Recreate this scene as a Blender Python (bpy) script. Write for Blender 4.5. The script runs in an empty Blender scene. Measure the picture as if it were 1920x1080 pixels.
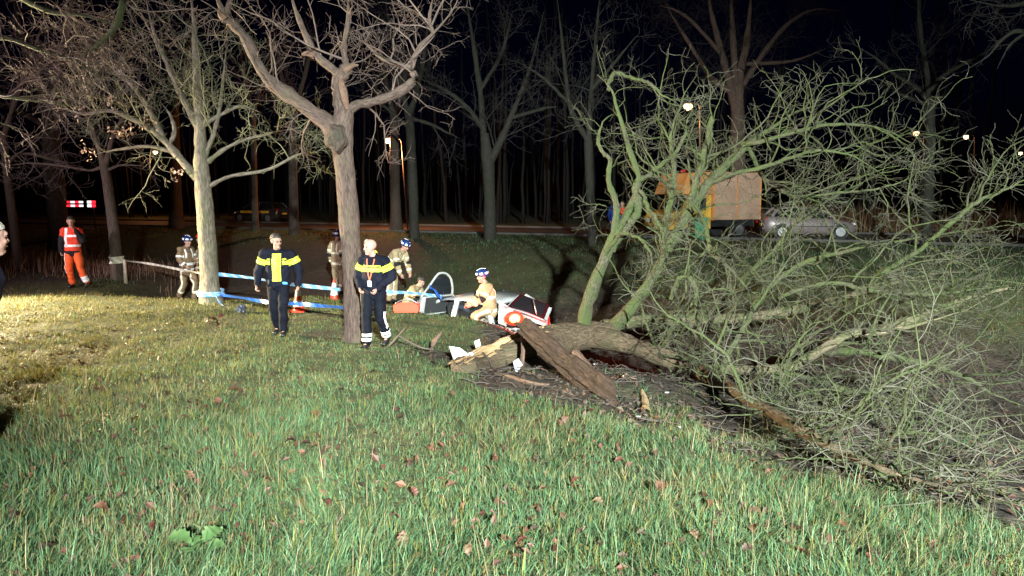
import bpy, bmesh, math, random
import numpy as np
from mathutils import Vector, Matrix, Euler

# ------------------------------------------------------------------ camera, sky, lamps, exposure
scene = bpy.context.scene
COL = scene.collection
PI = math.pi
R = math.radians
F, HORIZON = 1450.0, 361.0
PITCH = math.atan((540 - HORIZON) / F)
EYE = np.array([0.0, 0.0, 2.1])

cam = bpy.data.cameras.new("camera")
cam.sensor_width = 36
cam.lens = F / 1920 * 36
cam.clip_start, cam.clip_end = 0.05, 1500
camo = bpy.data.objects.new("camera", cam)
camo.location = EYE
camo.rotation_euler = (PI / 2 - PITCH, 0, 0)
COL.objects.link(camo)
scene.camera = camo

world = bpy.data.worlds.new("World")
scene.world = world
world.use_nodes = True
wn = world.node_tree
bg = wn.nodes["Background"]
sky = wn.nodes.new("ShaderNodeTexSky")
sky.sky_type = 'NISHITA'
sky.sun_disc = False
sky.sun_elevation = R(-4.5)
sky.ozone_density = 8
sky.dust_density = 0.2
sky.sun_rotation = R(10)
wn.links.new(sky.outputs[0], bg.inputs[0])
bg.inputs[1].default_value = 0.04

sun = bpy.data.lights.new("moon", 'SUN')
sun.energy = 0.004
sun.angle = R(0.5)
sun.color = (0.8, 0.88, 1.0)
suno = bpy.data.objects.new("moon", sun)
suno.rotation_euler = (R(50), 0, R(-20))
COL.objects.link(suno)


def spot(name, loc, aim, power, color, cone, blend=0.5, size=0.15):
    l = bpy.data.lights.new(name, 'SPOT')
    l.energy, l.color, l.spot_size, l.spot_blend, l.shadow_soft_size = power, color, R(cone), blend, size
    o = bpy.data.objects.new(name, l)
    o.location = loc
    o.rotation_euler = (Vector(aim) - Vector(loc)).to_track_quat('-Z', 'Y').to_euler()
    COL.objects.link(o)
    return o


def bulb(name, loc, power, color, size=0.1):
    l = bpy.data.lights.new(name, 'POINT')
    l.energy, l.color, l.shadow_soft_size = power, color, size
    o = bpy.data.objects.new(name, l)
    o.location = loc
    COL.objects.link(o)
    return o


# work lights of the emergency crew, standing outside the picture: one behind the camera, one on the bank to the left
spot("floodlight_behind", (2.9, -11.0, 6.4), (3.4, 12.0, -0.7), 112000, (0.88, 1.0, 0.95), 57, 0.8, 0.2)
spot("floodlight_bank", (-15.6, 16.6, 1.75), (-6.0, 12.0, -0.4), 32000, (1.0, 0.82, 0.48), 88, 0.5, 0.15)
spot("floodlight_trees", (-15.5, 9.5, 2.6), (-6.5, 19.0, 5.5), 5600, (1.0, 0.82, 0.95), 100, 0.6, 0.15)

scene.view_settings.view_transform = 'Standard'
scene.view_settings.look = 'None'
scene.view_settings.exposure = 0.0
scene.view_settings.gamma = 1.0
scene.view_settings.use_curve_mapping = False
scene.cycles.use_denoising = True
scene.cycles.max_bounces = 6
scene.cycles.transparent_max_bounces = 8

rng = np.random.default_rng(11)
random.seed(11)


# ------------------------------------------------------------------ helpers
def at(px, py, Y):
    a, b = (px - 960) / F, (540 - py) / F
    d = np.array([a, math.cos(PITCH) + b * math.sin(PITCH), -math.sin(PITCH) + b * math.cos(PITCH)])
    return EYE + d * (Y / d[1])


def smooth(a, b, x):
    t = np.clip((x - a) / (b - a), 0, 1)
    return t * t * (3 - 2 * t)


def vnoise(x, y, sc, seed=0):
    x, y = np.asarray(x, float) / sc, np.asarray(y, float) / sc
    xi, yi = np.floor(x), np.floor(y)
    fx, fy = x - xi, y - yi
    fx, fy = fx * fx * (3 - 2 * fx), fy * fy * (3 - 2 * fy)

    def h(i, j):
        v = np.sin(i * 127.1 + j * 311.7 + seed * 74.7) * 43758.5453
        return v - np.floor(v)
    return (h(xi, yi) * (1 - fx) + h(xi + 1, yi) * fx) * (1 - fy) + (h(xi, yi + 1) * (1 - fx) + h(xi + 1, yi + 1) * fx) * fy


DITCH = np.array([(-60, 46), (-30, 36), (-12, 27.5), (-5, 22.8), (0, 18.6), (3, 14.9), (6, 12.0), (10, 9.6), (20, 6.0), (60, -6)], float)
ROAD = np.array([(-140, 96), (-60, 67), (-6, 45.5), (12, 38), (32, 29), (90, 2)], float)


def signed(line, x, y):
    x, y = np.asarray(x, float), np.asarray(y, float)
    best = np.full(x.shape, 1e9)
    sg = np.ones(x.shape)
    for a, b in zip(line[:-1], line[1:]):
        d = b - a
        L2 = d @ d
        t = np.clip(((x - a[0]) * d[0] + (y - a[1]) * d[1]) / L2, 0, 1)
        dx, dy = x - a[0] - t * d[0], y - a[1] - t * d[1]
        q = dx * dx + dy * dy
        cr = d[0] * dy - d[1] * dx
        m = q < best
        best = np.where(m, q, best)
        sg = np.where(m, np.where(cr >= 0, 1.0, -1.0), sg)
    return np.sqrt(best) * sg


def terrain(x, y, rough=True):
    x, y = np.asarray(x, float), np.asarray(y, float)
    s = signed(DITCH, x, y)
    yy = 11.3 - np.log1p(np.exp(np.clip((11.3 - y) * 1.4, -40, 40))) / 1.4
    zn = 0.45 - 0.085 * yy - np.where(x < 0, 0.02, 0.075) * np.clip(x, -25, 6)
    bot = -1.72 + 0.85 * smooth(-1.5, -3.3, x) + 0.1 * smooth(2, 6, x)
    zn = zn - 0.5 * smooth(17.6, 20.4, y) * smooth(-5.0, -6.5, x) * smooth(-10.4, -9.2, x)
    u = smooth(-3.2, -1.0, s)
    v = smooth(1.0, 8.5, s)
    z = zn * (1 - u) + bot * u
    z = z * (1 - v) - 0.0 * v
    if rough:
        rd = np.abs(signed(ROAD, x, y))
        k = smooth(4.5, 7.0, rd) * smooth(150, 60, np.hypot(x, y))
        z = z + k * ((vnoise(x, y, 2.3, 1) - .5) * 0.12 + (vnoise(x, y, 0.7, 2) - .5) * 0.06 + (vnoise(x, y, 0.25, 3) - .5) * 0.03)
        # torn-up root mound beside the break
        m = np.exp(-(((x - 1.55) / 0.95) ** 2 + ((y - 10.2) / 0.8) ** 2))
        z = z - 0.22 * np.exp(-(((x + .25) / 0.9) ** 2 + ((y - 11.9) / 0.75) ** 2)) - 0.12 * np.exp(-(((x - 4.5) / 2.5) ** 2 + ((y - 8.9) / 0.8) ** 2))
        z = z + 0.26 * np.exp(-(((x + .45 + .55 * (y - 14.7)) / 0.95) ** 2 + ((y - 14.7) / 0.75) ** 2))
        z = z + 0.16 * m * (0.6 + 0.8 * vnoise(x, y, 0.3, 5))
    return z


def tz(x, y):
    return float(terrain(np.array([x]), np.array([y]))[0])


def ground_at(px, py):
    o, p = EYE, at(px, py, 10.0)
    d = (p - o) / 10.0
    t = np.arange(1.5, 70, 0.02)
    pts = o + t[:, None] * d
    h = pts[:, 2] - terrain(pts[:, 0], pts[:, 1])
    i = int(np.argmax(h < 0)) if (h < 0).any() else len(t) - 1
    return pts[i]


def mesh_np(name, V, Q=None, T=None, sm=True, attrs=None):
    """Mesh from numpy arrays: V (n,3), quads Q (m,4), triangles T (k,3)."""
    me = bpy.data.meshes.new(name)
    V = np.ascontiguousarray(V, dtype=np.float32)
    nq = 0 if Q is None else len(Q)
    nt = 0 if T is None else len(T)
    me.vertices.add(len(V))
    me.vertices.foreach_set("co", V.ravel())
    loops = []
    if nq:
        loops.append(np.asarray(Q, np.int32).ravel())
    if nt:
        loops.append(np.asarray(T, np.int32).ravel())
    loops = np.concatenate(loops)
    me.loops.add(len(loops))
    me.loops.foreach_set("vertex_index", loops)
    me.polygons.add(nq + nt)
    st = np.concatenate([np.arange(nq) * 4, nq * 4 + np.arange(nt) * 3]).astype(np.int32)
    me.polygons.foreach_set("loop_start", st)
    me.polygons.foreach_set("use_smooth", np.full(nq + nt, sm, dtype=bool))
    me.update(calc_edges=True)
    for k, (kind, arr) in (attrs or {}).items():
        a = me.attributes.new(k, kind, 'POINT')
        arr = np.ascontiguousarray(arr, dtype=np.float32)
        a.data.foreach_set({'FLOAT_VECTOR': 'vector', 'FLOAT_COLOR': 'color', 'FLOAT': 'value'}[kind], arr.ravel())
    return me


def link(name, me, m=None, parent=None, loc=None):
    o = bpy.data.objects.new(name, me)
    COL.objects.link(o)
    if m is not None:
        me.materials.append(m)
    if parent is not None:
        o.parent = parent
    if loc is not None:
        o.location = loc
    return o


def empty(name, loc=(0, 0, 0), rz=0.0):
    o = bpy.data.objects.new(name, None)
    o.empty_display_size = 0.2
    o.location = loc
    o.rotation_euler = (0, 0, rz)
    COL.objects.link(o)
    return o


def tag(o, label=None, cat=None, group=None, kind=None):
    if label: o["label"] = label
    if cat: o["category"] = cat
    if group: o["group"] = group
    if kind: o["kind"] = kind
    return o


# ---- materials
def nodes(name):
    m = bpy.data.materials.new(name)
    m.use_nodes = True
    nt = m.node_tree
    return m, nt, nt.nodes["Principled BSDF"]


def mat(name, col, rough=0.6, col2=None, scale=8.0, bump=0.0, bscale=40.0, metal=0.0, spec=0.5, emit=None, estr=0.0, coat=0.0):
    m, nt, b = nodes(name)
    b.inputs["Base Color"].default_value = (*col, 1)
    b.inputs["Roughness"].default_value = rough
    b.inputs["Metallic"].default_value = metal
    b.inputs["Specular IOR Level"].default_value = spec
    b.inputs["Coat Weight"].default_value = coat
    tc = nt.nodes.new("ShaderNodeTexCoord")
    if col2 is not None:
        n = nt.nodes.new("ShaderNodeTexNoise")
        n.inputs["Scale"].default_value = scale
        n.inputs["Detail"].default_value = 6
        nt.links.new(tc.outputs["Object"], n.inputs["Vector"])
        r = nt.nodes.new("ShaderNodeValToRGB")
        r.color_ramp.elements[0].position, r.color_ramp.elements[1].position = 0.35, 0.68
        r.color_ramp.elements[0].color, r.color_ramp.elements[1].color = (*col, 1), (*col2, 1)
        nt.links.new(n.outputs["Fac"], r.inputs["Fac"])
        nt.links.new(r.outputs["Color"], b.inputs["Base Color"])
    if bump > 0:
        n = nt.nodes.new("ShaderNodeTexNoise")
        n.inputs["Scale"].default_value = bscale
        n.inputs["Detail"].default_value = 5
        nt.links.new(tc.outputs["Object"], n.inputs["Vector"])
        bu = nt.nodes.new("ShaderNodeBump")
        bu.inputs["Strength"].default_value = bump
        bu.inputs["Distance"].default_value = 0.02
        nt.links.new(n.outputs["Fac"], bu.inputs["Height"])
        nt.links.new(bu.outputs["Normal"], b.inputs["Normal"])
    if emit is not None:
        b.inputs["Emission Color"].default_value = (*emit, 1)
        b.inputs["Emission Strength"].default_value = estr
    return m


def bark(name, dark, light, moss, moss_amt, ridge=0.6, sc=(14, 14, 3.0)):
    """Bark along the limb: the 'bk' attribute unrolls every limb to a straight one."""
    m, nt, b = nodes(name)
    A = nt.nodes.new("ShaderNodeAttribute"); A.attribute_name = "bk"
    mp = nt.nodes.new("ShaderNodeMapping"); mp.inputs["Scale"].default_value = sc
    nt.links.new(A.outputs["Vector"], mp.inputs["Vector"])
    n = nt.nodes.new("ShaderNodeTexNoise"); n.inputs["Scale"].default_value = 2.2; n.inputs["Detail"].default_value = 8; n.inputs["Roughness"].default_value = 0.65
    nt.links.new(mp.outputs[0], n.inputs["Vector"])
    r = nt.nodes.new("ShaderNodeValToRGB")
    r.color_ramp.elements[0].position, r.color_ramp.elements[1].position = 0.36, 0.62
    r.color_ramp.elements[0].color, r.color_ramp.elements[1].color = (*dark, 1), (*light, 1)
    nt.links.new(n.outputs["Fac"], r.inputs["Fac"])
    n2 = nt.nodes.new("ShaderNodeTexNoise"); n2.inputs["Scale"].default_value = 2.6; n2.inputs["Detail"].default_value = 7; n2.inputs["Roughness"].default_value = 0.7
    tc = nt.nodes.new("ShaderNodeTexCoord")
    nt.links.new(tc.outputs["Object"], n2.inputs["Vector"])
    r2 = nt.nodes.new("ShaderNodeValToRGB")
    c = 0.66 - 0.36 * moss_amt
    r2.color_ramp.elements[0].position, r2.color_ramp.elements[1].position = c - 0.09, c + 0.12
    nt.links.new(n2.outputs["Fac"], r2.inputs["Fac"])
    mx = nt.nodes.new("ShaderNodeMix"); mx.data_type = 'RGBA'
    nt.links.new(r2.outputs["Color"], mx.inputs["Factor"])
    nt.links.new(r.outputs["Color"], mx.inputs["A"])
    mx.inputs["B"].default_value = (*moss, 1)
    nt.links.new(mx.outputs["Result"], b.inputs["Base Color"])
    bu = nt.nodes.new("ShaderNodeBump"); bu.inputs["Strength"].default_value = ridge; bu.inputs["Distance"].default_value = 0.06
    nt.links.new(n.outputs["Fac"], bu.inputs["Height"])
    nt.links.new(bu.outputs["Normal"], b.inputs["Normal"])
    b.inputs["Roughness"].default_value = 0.85
    b.inputs["Specular IOR Level"].default_value = 0.25
    return m


def attr_mat(name, rough=0.5, spec=0.4, trans=0.0):
    m, nt, b = nodes(name)
    A = nt.nodes.new("ShaderNodeAttribute"); A.attribute_name = "tint"
    nt.links.new(A.outputs["Color"], b.inputs["Base Color"])
    b.inputs["Roughness"].default_value = rough
    b.inputs["Specular IOR Level"].default_value = spec
    if trans:
        t = nt.nodes.new("ShaderNodeBsdfTranslucent")
        nt.links.new(A.outputs["Color"], t.inputs["Color"])
        ms = nt.nodes.new("ShaderNodeMixShader"); ms.inputs[0].default_value = trans
        nt.links.new(b.outputs[0], ms.inputs[1]); nt.links.new(t.outputs[0], ms.inputs[2])
        nt.links.new(ms.outputs[0], nt.nodes["Material Output"].inputs["Surface"])
    return m


M = {}
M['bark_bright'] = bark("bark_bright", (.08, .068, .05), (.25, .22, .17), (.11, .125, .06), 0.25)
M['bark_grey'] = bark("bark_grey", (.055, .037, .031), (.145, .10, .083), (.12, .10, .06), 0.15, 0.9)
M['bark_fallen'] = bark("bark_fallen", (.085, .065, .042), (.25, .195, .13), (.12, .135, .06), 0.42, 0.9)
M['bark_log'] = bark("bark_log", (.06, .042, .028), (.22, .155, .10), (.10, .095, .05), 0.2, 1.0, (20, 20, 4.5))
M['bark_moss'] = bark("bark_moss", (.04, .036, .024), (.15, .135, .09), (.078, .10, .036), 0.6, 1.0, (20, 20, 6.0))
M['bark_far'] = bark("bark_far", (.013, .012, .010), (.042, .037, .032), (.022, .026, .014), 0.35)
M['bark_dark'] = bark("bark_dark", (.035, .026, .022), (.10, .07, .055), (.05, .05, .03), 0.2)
M['twig_pink'] = mat("twig_pink", (.08, .055, .047), 0.8, (.15, .105, .09), 3.0)
M['twig_green'] = mat("twig_green", (.10, .105, .055), 0.75, (.21, .205, .13), 1.4)
M['twig_fallen'] = mat("twig_fallen", (.04, .044, .022), 0.85, (.125, .115, .09), 1.6, spec=0.2)
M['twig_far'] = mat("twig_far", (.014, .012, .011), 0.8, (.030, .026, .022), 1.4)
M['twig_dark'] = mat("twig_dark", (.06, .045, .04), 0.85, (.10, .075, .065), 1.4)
M['wood_fresh'] = bark("wood_fresh", (.56, .33, .16), (.80, .57, .34), (.66, .40, .20), 0.2, 0.9, (40, 40, 2.0))
M['wood_old'] = bark("wood_old", (.12, .07, .05), (.30, .18, .13), (.20, .13, .09), 0.3, 1.0, (30, 30, 2.0))
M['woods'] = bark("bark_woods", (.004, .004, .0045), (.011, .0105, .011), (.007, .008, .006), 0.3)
M['white_plastic'] = mat("white_plastic", (.74, .76, .78), 0.35)
M['grey_plastic'] = mat("grey_plastic", (.35, .36, .38), 0.45)
M['steel'] = mat("steel", (.30, .30, .31), 0.4, metal=0.8)
M['black_plastic'] = mat("black_plastic", (.015, .015, .017), 0.5)
M['rubber'] = mat("rubber", (.012, .012, .012), 0.8)


# ------------------------------------------------------------------ the ground
def axis(fine0, fine1, step, far0, far1, n):
    f = np.arange(fine0, fine1 + step / 2, step)
    g = np.geomspace(step * 2, abs(far1 - fine1), n)
    h = np.geomspace(step * 2, abs(far0 - fine0), n)
    return np.concatenate([(fine0 - h)[::-1], f, fine1 + g])


gx = axis(-17, 13, 0.15, -500, 500, 44)
gy = axis(2.0, 27, 0.15, -300, 900, 50)
GX, GY = np.meshgrid(gx, gy)
gz = terrain(GX.ravel(), GY.ravel())
GV = np.stack([GX.ravel(), GY.ravel(), gz], 1)
nx, ny = len(gx), len(gy)
ii = (np.arange(ny - 1)[:, None] * nx + np.arange(nx - 1)[None, :]).ravel()
GQ = np.stack([ii, ii + 1, ii + nx + 1, ii + nx], 1)


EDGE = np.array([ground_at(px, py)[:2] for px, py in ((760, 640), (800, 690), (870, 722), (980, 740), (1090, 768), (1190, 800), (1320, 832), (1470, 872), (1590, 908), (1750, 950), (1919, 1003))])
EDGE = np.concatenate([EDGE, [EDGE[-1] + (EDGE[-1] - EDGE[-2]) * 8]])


def mud_shade_at(x, y):
    """Ground tone, 0 grass to 1 bare earth and litter; also carries painted shade at far left."""
    s = signed(DITCH, x, y) + (vnoise(x, y, 0.9, 7) - .5) * 1.3 + (vnoise(x, y, 0.3, 8) - .5) * .5
    ditch = smooth(-2.9, -2.0, s) * smooth(6.2, 3.6, s) * (0.30 + 0.70 * smooth(0.0, 2.4, x))
    root = np.exp(-(((x - 1.2) / 1.7) ** 2 + ((y - 10.6 + .28 * x) / 0.75) ** 2)) * 2.0
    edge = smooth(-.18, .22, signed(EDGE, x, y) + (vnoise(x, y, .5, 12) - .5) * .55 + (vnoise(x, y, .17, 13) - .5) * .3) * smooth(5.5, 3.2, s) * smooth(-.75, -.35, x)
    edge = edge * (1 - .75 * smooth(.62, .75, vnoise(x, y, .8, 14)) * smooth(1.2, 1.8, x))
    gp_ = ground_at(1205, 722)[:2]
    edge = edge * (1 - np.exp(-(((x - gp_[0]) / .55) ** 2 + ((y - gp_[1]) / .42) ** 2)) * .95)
    far_left_shade = .92 * smooth(19.5, 21.5, y + (vnoise(x, y, 1.2, 15) - .5) * 2) * smooth(-2.0, -4.5, x) * smooth(37, 31, y)  # dark soil tone paints the shade lying behind the left crest
    ditch = np.maximum(np.maximum(ditch, edge), far_left_shade)
    left = np.exp(-(((x + 1.0) / 0.75) ** 2 + ((y - 12.1) / 0.45) ** 2)) * 1.5
    foot = np.exp(-(((x + 3.3) / 1.0) ** 2 + ((y - 13.9) / 0.5) ** 2)) * .8
    n = vnoise(x, y, 0.5, 9) * .6
    return np.clip(np.maximum(ditch, np.clip(root - n, 0, 1)) + np.clip(left - n, 0, 1) + np.clip(foot - n, 0, 1), 0, 1)


m, nt, b = nodes("soil_and_turf")
A = nt.nodes.new("ShaderNodeAttribute"); A.attribute_name = "mud"  # bare soil, plus the shade painted into the ground at far left
tc = nt.nodes.new("ShaderNodeTexCoord")


def ramp_noise(nt, vec, scale, c0, c1, p0=.35, p1=.65):
    n = nt.nodes.new("ShaderNodeTexNoise"); n.inputs["Scale"].default_value = scale; n.inputs["Detail"].default_value = 8
    n.inputs["Roughness"].default_value = 0.65
    nt.links.new(vec, n.inputs["Vector"])
    r = nt.nodes.new("ShaderNodeValToRGB")
    r.color_ramp.elements[0].position, r.color_ramp.elements[1].position = p0, p1
    r.color_ramp.elements[0].color, r.color_ramp.elements[1].color = (*c0, 1), (*c1, 1)
    nt.links.new(n.outputs["Fac"], r.inputs["Fac"])
    return r, n


turf, _ = ramp_noise(nt, tc.outputs["Object"], 6.0, (.035, .055, .016), (.085, .075, .03))
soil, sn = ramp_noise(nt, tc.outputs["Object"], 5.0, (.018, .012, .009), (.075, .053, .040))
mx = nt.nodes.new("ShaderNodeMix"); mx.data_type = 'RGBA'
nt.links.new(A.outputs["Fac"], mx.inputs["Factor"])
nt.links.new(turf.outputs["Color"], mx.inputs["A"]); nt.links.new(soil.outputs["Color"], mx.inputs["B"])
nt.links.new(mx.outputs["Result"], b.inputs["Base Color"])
fn = nt.nodes.new("ShaderNodeTexNoise"); fn.inputs["Scale"].default_value = 16; fn.inputs["Detail"].default_value = 8
nt.links.new(tc.outputs["Object"], fn.inputs["Vector"])
bu = nt.nodes.new("ShaderNodeBump"); bu.inputs["Strength"].default_value = 0.9; bu.inputs["Distance"].default_value = 0.06
nt.links.new(fn.outputs["Fac"], bu.inputs["Height"]); nt.links.new(bu.outputs["Normal"], b.inputs["Normal"])
b.inputs["Roughness"].default_value = 0.8
g = link("ground", mesh_np("ground", GV, GQ, attrs={"mud": ('FLOAT', mud_shade_at(GV[:, 0], GV[:, 1]))}), m)
tag(g, kind="structure")


def offset_line(line, off):
    L = np.asarray(line, float)
    t = np.gradient(L, axis=0)
    t /= np.linalg.norm(t, axis=1)[:, None]
    return L + np.stack([-t[:, 1], t[:, 0]], 1) * off


def dense(line, n):
    L = np.asarray(line, float)
    d = np.concatenate([[0], np.cumsum(np.linalg.norm(np.diff(L, axis=0), axis=1))])
    q = np.linspace(0, d[-1], n)
    return np.stack([np.interp(q, d, L[:, k]) for k in range(L.shape[1])], 1)


def strip(name, line, o0, o1, z, m, n=90):
    L = dense(line, n)
    a, c = offset_line(L, o0), offset_line(L, o1)
    V = np.concatenate([np.c_[a, np.full(n, z)], np.c_[c, np.full(n, z)]])
    i = np.arange(n - 1)
    return link(name, mesh_np(name, V, np.stack([i, i + 1, i + 1 + n, i + n], 1)), m)


asphalt = mat("asphalt", (.055, .045, .042), 0.65, (.085, .068, .06), 9.0, 0.5, 120)
tag(strip("road", ROAD, -3.6, 3.6, 0.006, asphalt), kind="structure")
kerbm = mat("kerb_concrete", (.06, .055, .05), 0.8, (.09, .085, .08), 12)
for k, (o0, o1) in enumerate(((-3.78, -3.6), (3.6, 3.78))):
    L = dense(ROAD, 90)
    a, c = offset_line(L, o0), offset_line(L, o1)
    n = 90
    V = np.concatenate([np.c_[a, np.full(n, -.05)], np.c_[a, np.full(n, .1)], np.c_[c, np.full(n, .1)], np.c_[c, np.full(n, -.05)]])
    i = np.arange(n - 1)
    Q = np.concatenate([np.stack([i + j * n, i + 1 + j * n, i + 1 + (j + 1) * n, i + (j + 1) * n], 1) for j in range(3)])
    tag(link("kerb", mesh_np("kerb", V, Q, sm=False), kerbm), kind="structure")
mark = mat("road_paint", (.22, .21, .19), 0.6, (.12, .11, .10), 3)
L = dense(ROAD, 160)
V, Q = [], []
for i in range(0, 158, 3):
    p, q = L[i], L[i + 1]
    t = (q - p) / np.linalg.norm(q - p)
    nn = np.array([-t[1], t[0]]) * .06
    k = len(V)
    V += [(*(p - nn), .011), (*(q - nn), .011), (*(q + nn), .011), (*(p + nn), .011)]
    Q.append((k, k + 1, k + 2, k + 3))
tag(link("road_markings", mesh_np("road_markings", V, Q), mark), kind="structure")


# ------------------------------------------------------------------ tubes and trees
def unit(v):
    return v / np.maximum(np.linalg.norm(v, axis=-1, keepdims=True), 1e-9)


def tube_arrays(P, Rr, sides, v0=0, rough=0.0):
    """P (N,M,3), Rr (N,M): N tubes of M rings each; returns vertices, quads and the unrolled-bark attribute."""
    N, Mm, _ = P.shape
    T = np.gradient(P, axis=1) if Mm > 1 else P
    T = unit(T)
    main = unit(P[:, -1] - P[:, 0] + 1e-6)
    ref = np.where(np.abs(main[:, 2:3]) < 0.8, np.array([[0, 0, 1.0]]), np.array([[1.0, 0, 0]]))
    ref = ref[:, None, :]
    Nn = unit(ref - (ref * T).sum(-1, keepdims=True) * T)
    B = np.cross(T, Nn)
    th = np.arange(sides) * 2 * PI / sides
    c, s = np.cos(th), np.sin(th)
    rr = Rr[:, :, None] * np.ones(sides)
    ln = np.concatenate([np.zeros((N, 1)), np.cumsum(np.linalg.norm(np.diff(P, axis=1), axis=2), axis=1)], 1) + rng.random((N, 1)) * 50
    if rough > 0:
        a = th[None, None, :]
        rr = rr * (1 + rough * (np.sin(3 * a + ln[:, :, None] * 4.1) * .5 + np.sin(5 * a - ln[:, :, None] * 9.3) * .35 + np.sin(2 * a + ln[:, :, None] * 2.2) * .7
                                + (vnoise(a * 2 + ln[:, :, None] * 0, ln[:, :, None] * 8 + a * 0, 1.0, 4) - .5) * 1.2))
    V = P[:, :, None, :] + rr[..., None] * (c[:, None] * Nn[:, :, None, :] + s[:, None] * B[:, :, None, :])
    bk = np.stack([rr * c, rr * s, np.broadcast_to(ln[:, :, None], rr.shape)], -1)
    base = (np.arange(N) * Mm * sides)[:, None, None] + (np.arange(Mm - 1) * sides)[None, :, None]
    j = np.arange(sides)
    j2 = (j + 1) % sides
    Q = np.stack([base + j, base + j2, base + j2 + sides, base + j + sides], -1).reshape(-1, 4) + v0
    return V.reshape(-1, 3), Q, bk.reshape(-1, 3)


def tubes_mesh(name, groups, origin, caps=False):
    """groups: list of (P, R, sides, rough)."""
    Vs, Qs, Bs, n = [], [], [], 0
    for P, Rr, sd, ro in groups:
        if len(P) == 0:
            continue
        V, Q, bk = tube_arrays(P, Rr, sd, n, ro)
        Vs.append(V); Qs.append(Q); Bs.append(bk)
        n += len(V)
    V = np.concatenate(Vs) - np.asarray(origin)
    T = None
    if caps:
        P, Rr, sd, ro = groups[0]
        a = n - sd
        T = [(a, a + k, a + k + 1) for k in range(1, sd - 1)] + [(0, k + 1, k) for k in range(1, sd - 1)]
    return mesh_np(name, V, np.concatenate(Qs), T, attrs={"bk": ('FLOAT_VECTOR', np.concatenate(Bs))})


def curve(pts, n):
    """Catmull-Rom through (x,y,z,r) rows, n samples."""
    P = np.asarray(pts, float)
    P = np.concatenate([[2 * P[0] - P[1]], P, [2 * P[-1] - P[-2]]])
    m = len(P) - 3
    t = np.linspace(0, m - 1e-6, n)
    i = t.astype(int)
    f = (t - i)[:, None]
    p0, p1, p2, p3 = P[i], P[i + 1], P[i + 2], P[i + 3]
    C = 0.5 * (2 * p1 + (p2 - p0) * f + (2 * p0 - 5 * p1 + 4 * p2 - p3) * f ** 2 + (3 * p1 - p0 - 3 * p2 + p3) * f ** 3)
    C[:, 3] = np.maximum(C[:, 3], 0.003)
    return C


def px_curve(rows, n=26, Y=None):
    """rows of (px, py, Y, radius in px) or (px, py, radius in px) with a fixed distance Y."""
    out = []
    for r in rows:
        if len(r) == 3:
            px, py, rp = r; d = Y
        else:
            px, py, d, rp = r
        out.append([*at(px, py, d), rp * d / F])
    return curve(out, n)


def settle(c, k=.55):
    """Draw points that would lie under the ground back along their line of sight until they rest on it."""
    c = c.copy()
    for i in range(len(c)):
        for _ in range(120):
            if c[i, 2] >= tz(c[i, 0], c[i, 1]) + c[i, 3] * k:
                break
            c[i, :3] = EYE + (c[i, :3] - EYE) * .992
            c[i, 3] *= .992
    for ch in range(4):
        s = c[:, ch].copy()
        c[1:-1, ch] = (s[:-2] + 2 * s[1:-1] + s[2:]) / 4
    return c


def sprout(P, Rr, spacing, lo, hi, ang, M2, wig, bias, rk, rmin, t0=0.12, tip=0.35, rmax=0.6, curl=0.0, side=0.0, t1=1.0):
    """Grow one generation of shoots on tubes P (N,M,3)."""
    N, Mm, _ = P.shape
    L = np.linalg.norm(np.diff(P, axis=1), axis=2).sum(1)
    k = rng.poisson(L * (t1 - t0) / spacing)
    idx = np.repeat(np.arange(N), k)
    n = len(idx)
    t = t0 + (t1 - t0) * rng.random(n)
    f = t * (Mm - 1) * 0.9999
    i = f.astype(int)
    w = (f - i)[:, None]
    base = P[idx, i] * (1 - w) + P[idx, i + 1] * w
    r0 = Rr[idx, i] * (1 - w[:, 0]) + Rr[idx, i + 1] * w[:, 0]
    tan = unit(P[idx, i + 1] - P[idx, i])
    q = rng.normal(size=(n, 3))
    if side:
        q[:, 2] *= (1 - side)
    q = unit(q - (q * tan).sum(1, keepdims=True) * tan)
    an = np.radians(rng.uniform(ang[0], ang[1], n))[:, None]
    d = unit(np.cos(an) * tan + np.sin(an) * q + np.asarray(bias) * rng.uniform(.4, 1.0, (n, 1)))
    ln = rng.uniform(lo, hi, n) * (1.15 - 0.6 * t)
    step = ln / (M2 - 1)
    pts = [base]
    cu = unit(rng.normal(size=(n, 3))) * curl
    for j in range(1, M2):
        d = unit(d + rng.normal(size=(n, 3)) * wig + np.asarray(bias) * 0.12 + cu)
        pts.append(pts[-1] + d * step[:, None])
    Pn = np.stack(pts, 1)
    rb = np.maximum(np.minimum(r0 * rmax, rk * ln), rmin)
    Rn = rb[:, None] * np.linspace(1, tip, M2)[None, :]
    return Pn, np.maximum(Rn, rmin * 0.6)


def stack(curves):
    C = np.stack(curves)
    return C[:, :, :3], C[:, :, 3]


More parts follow.
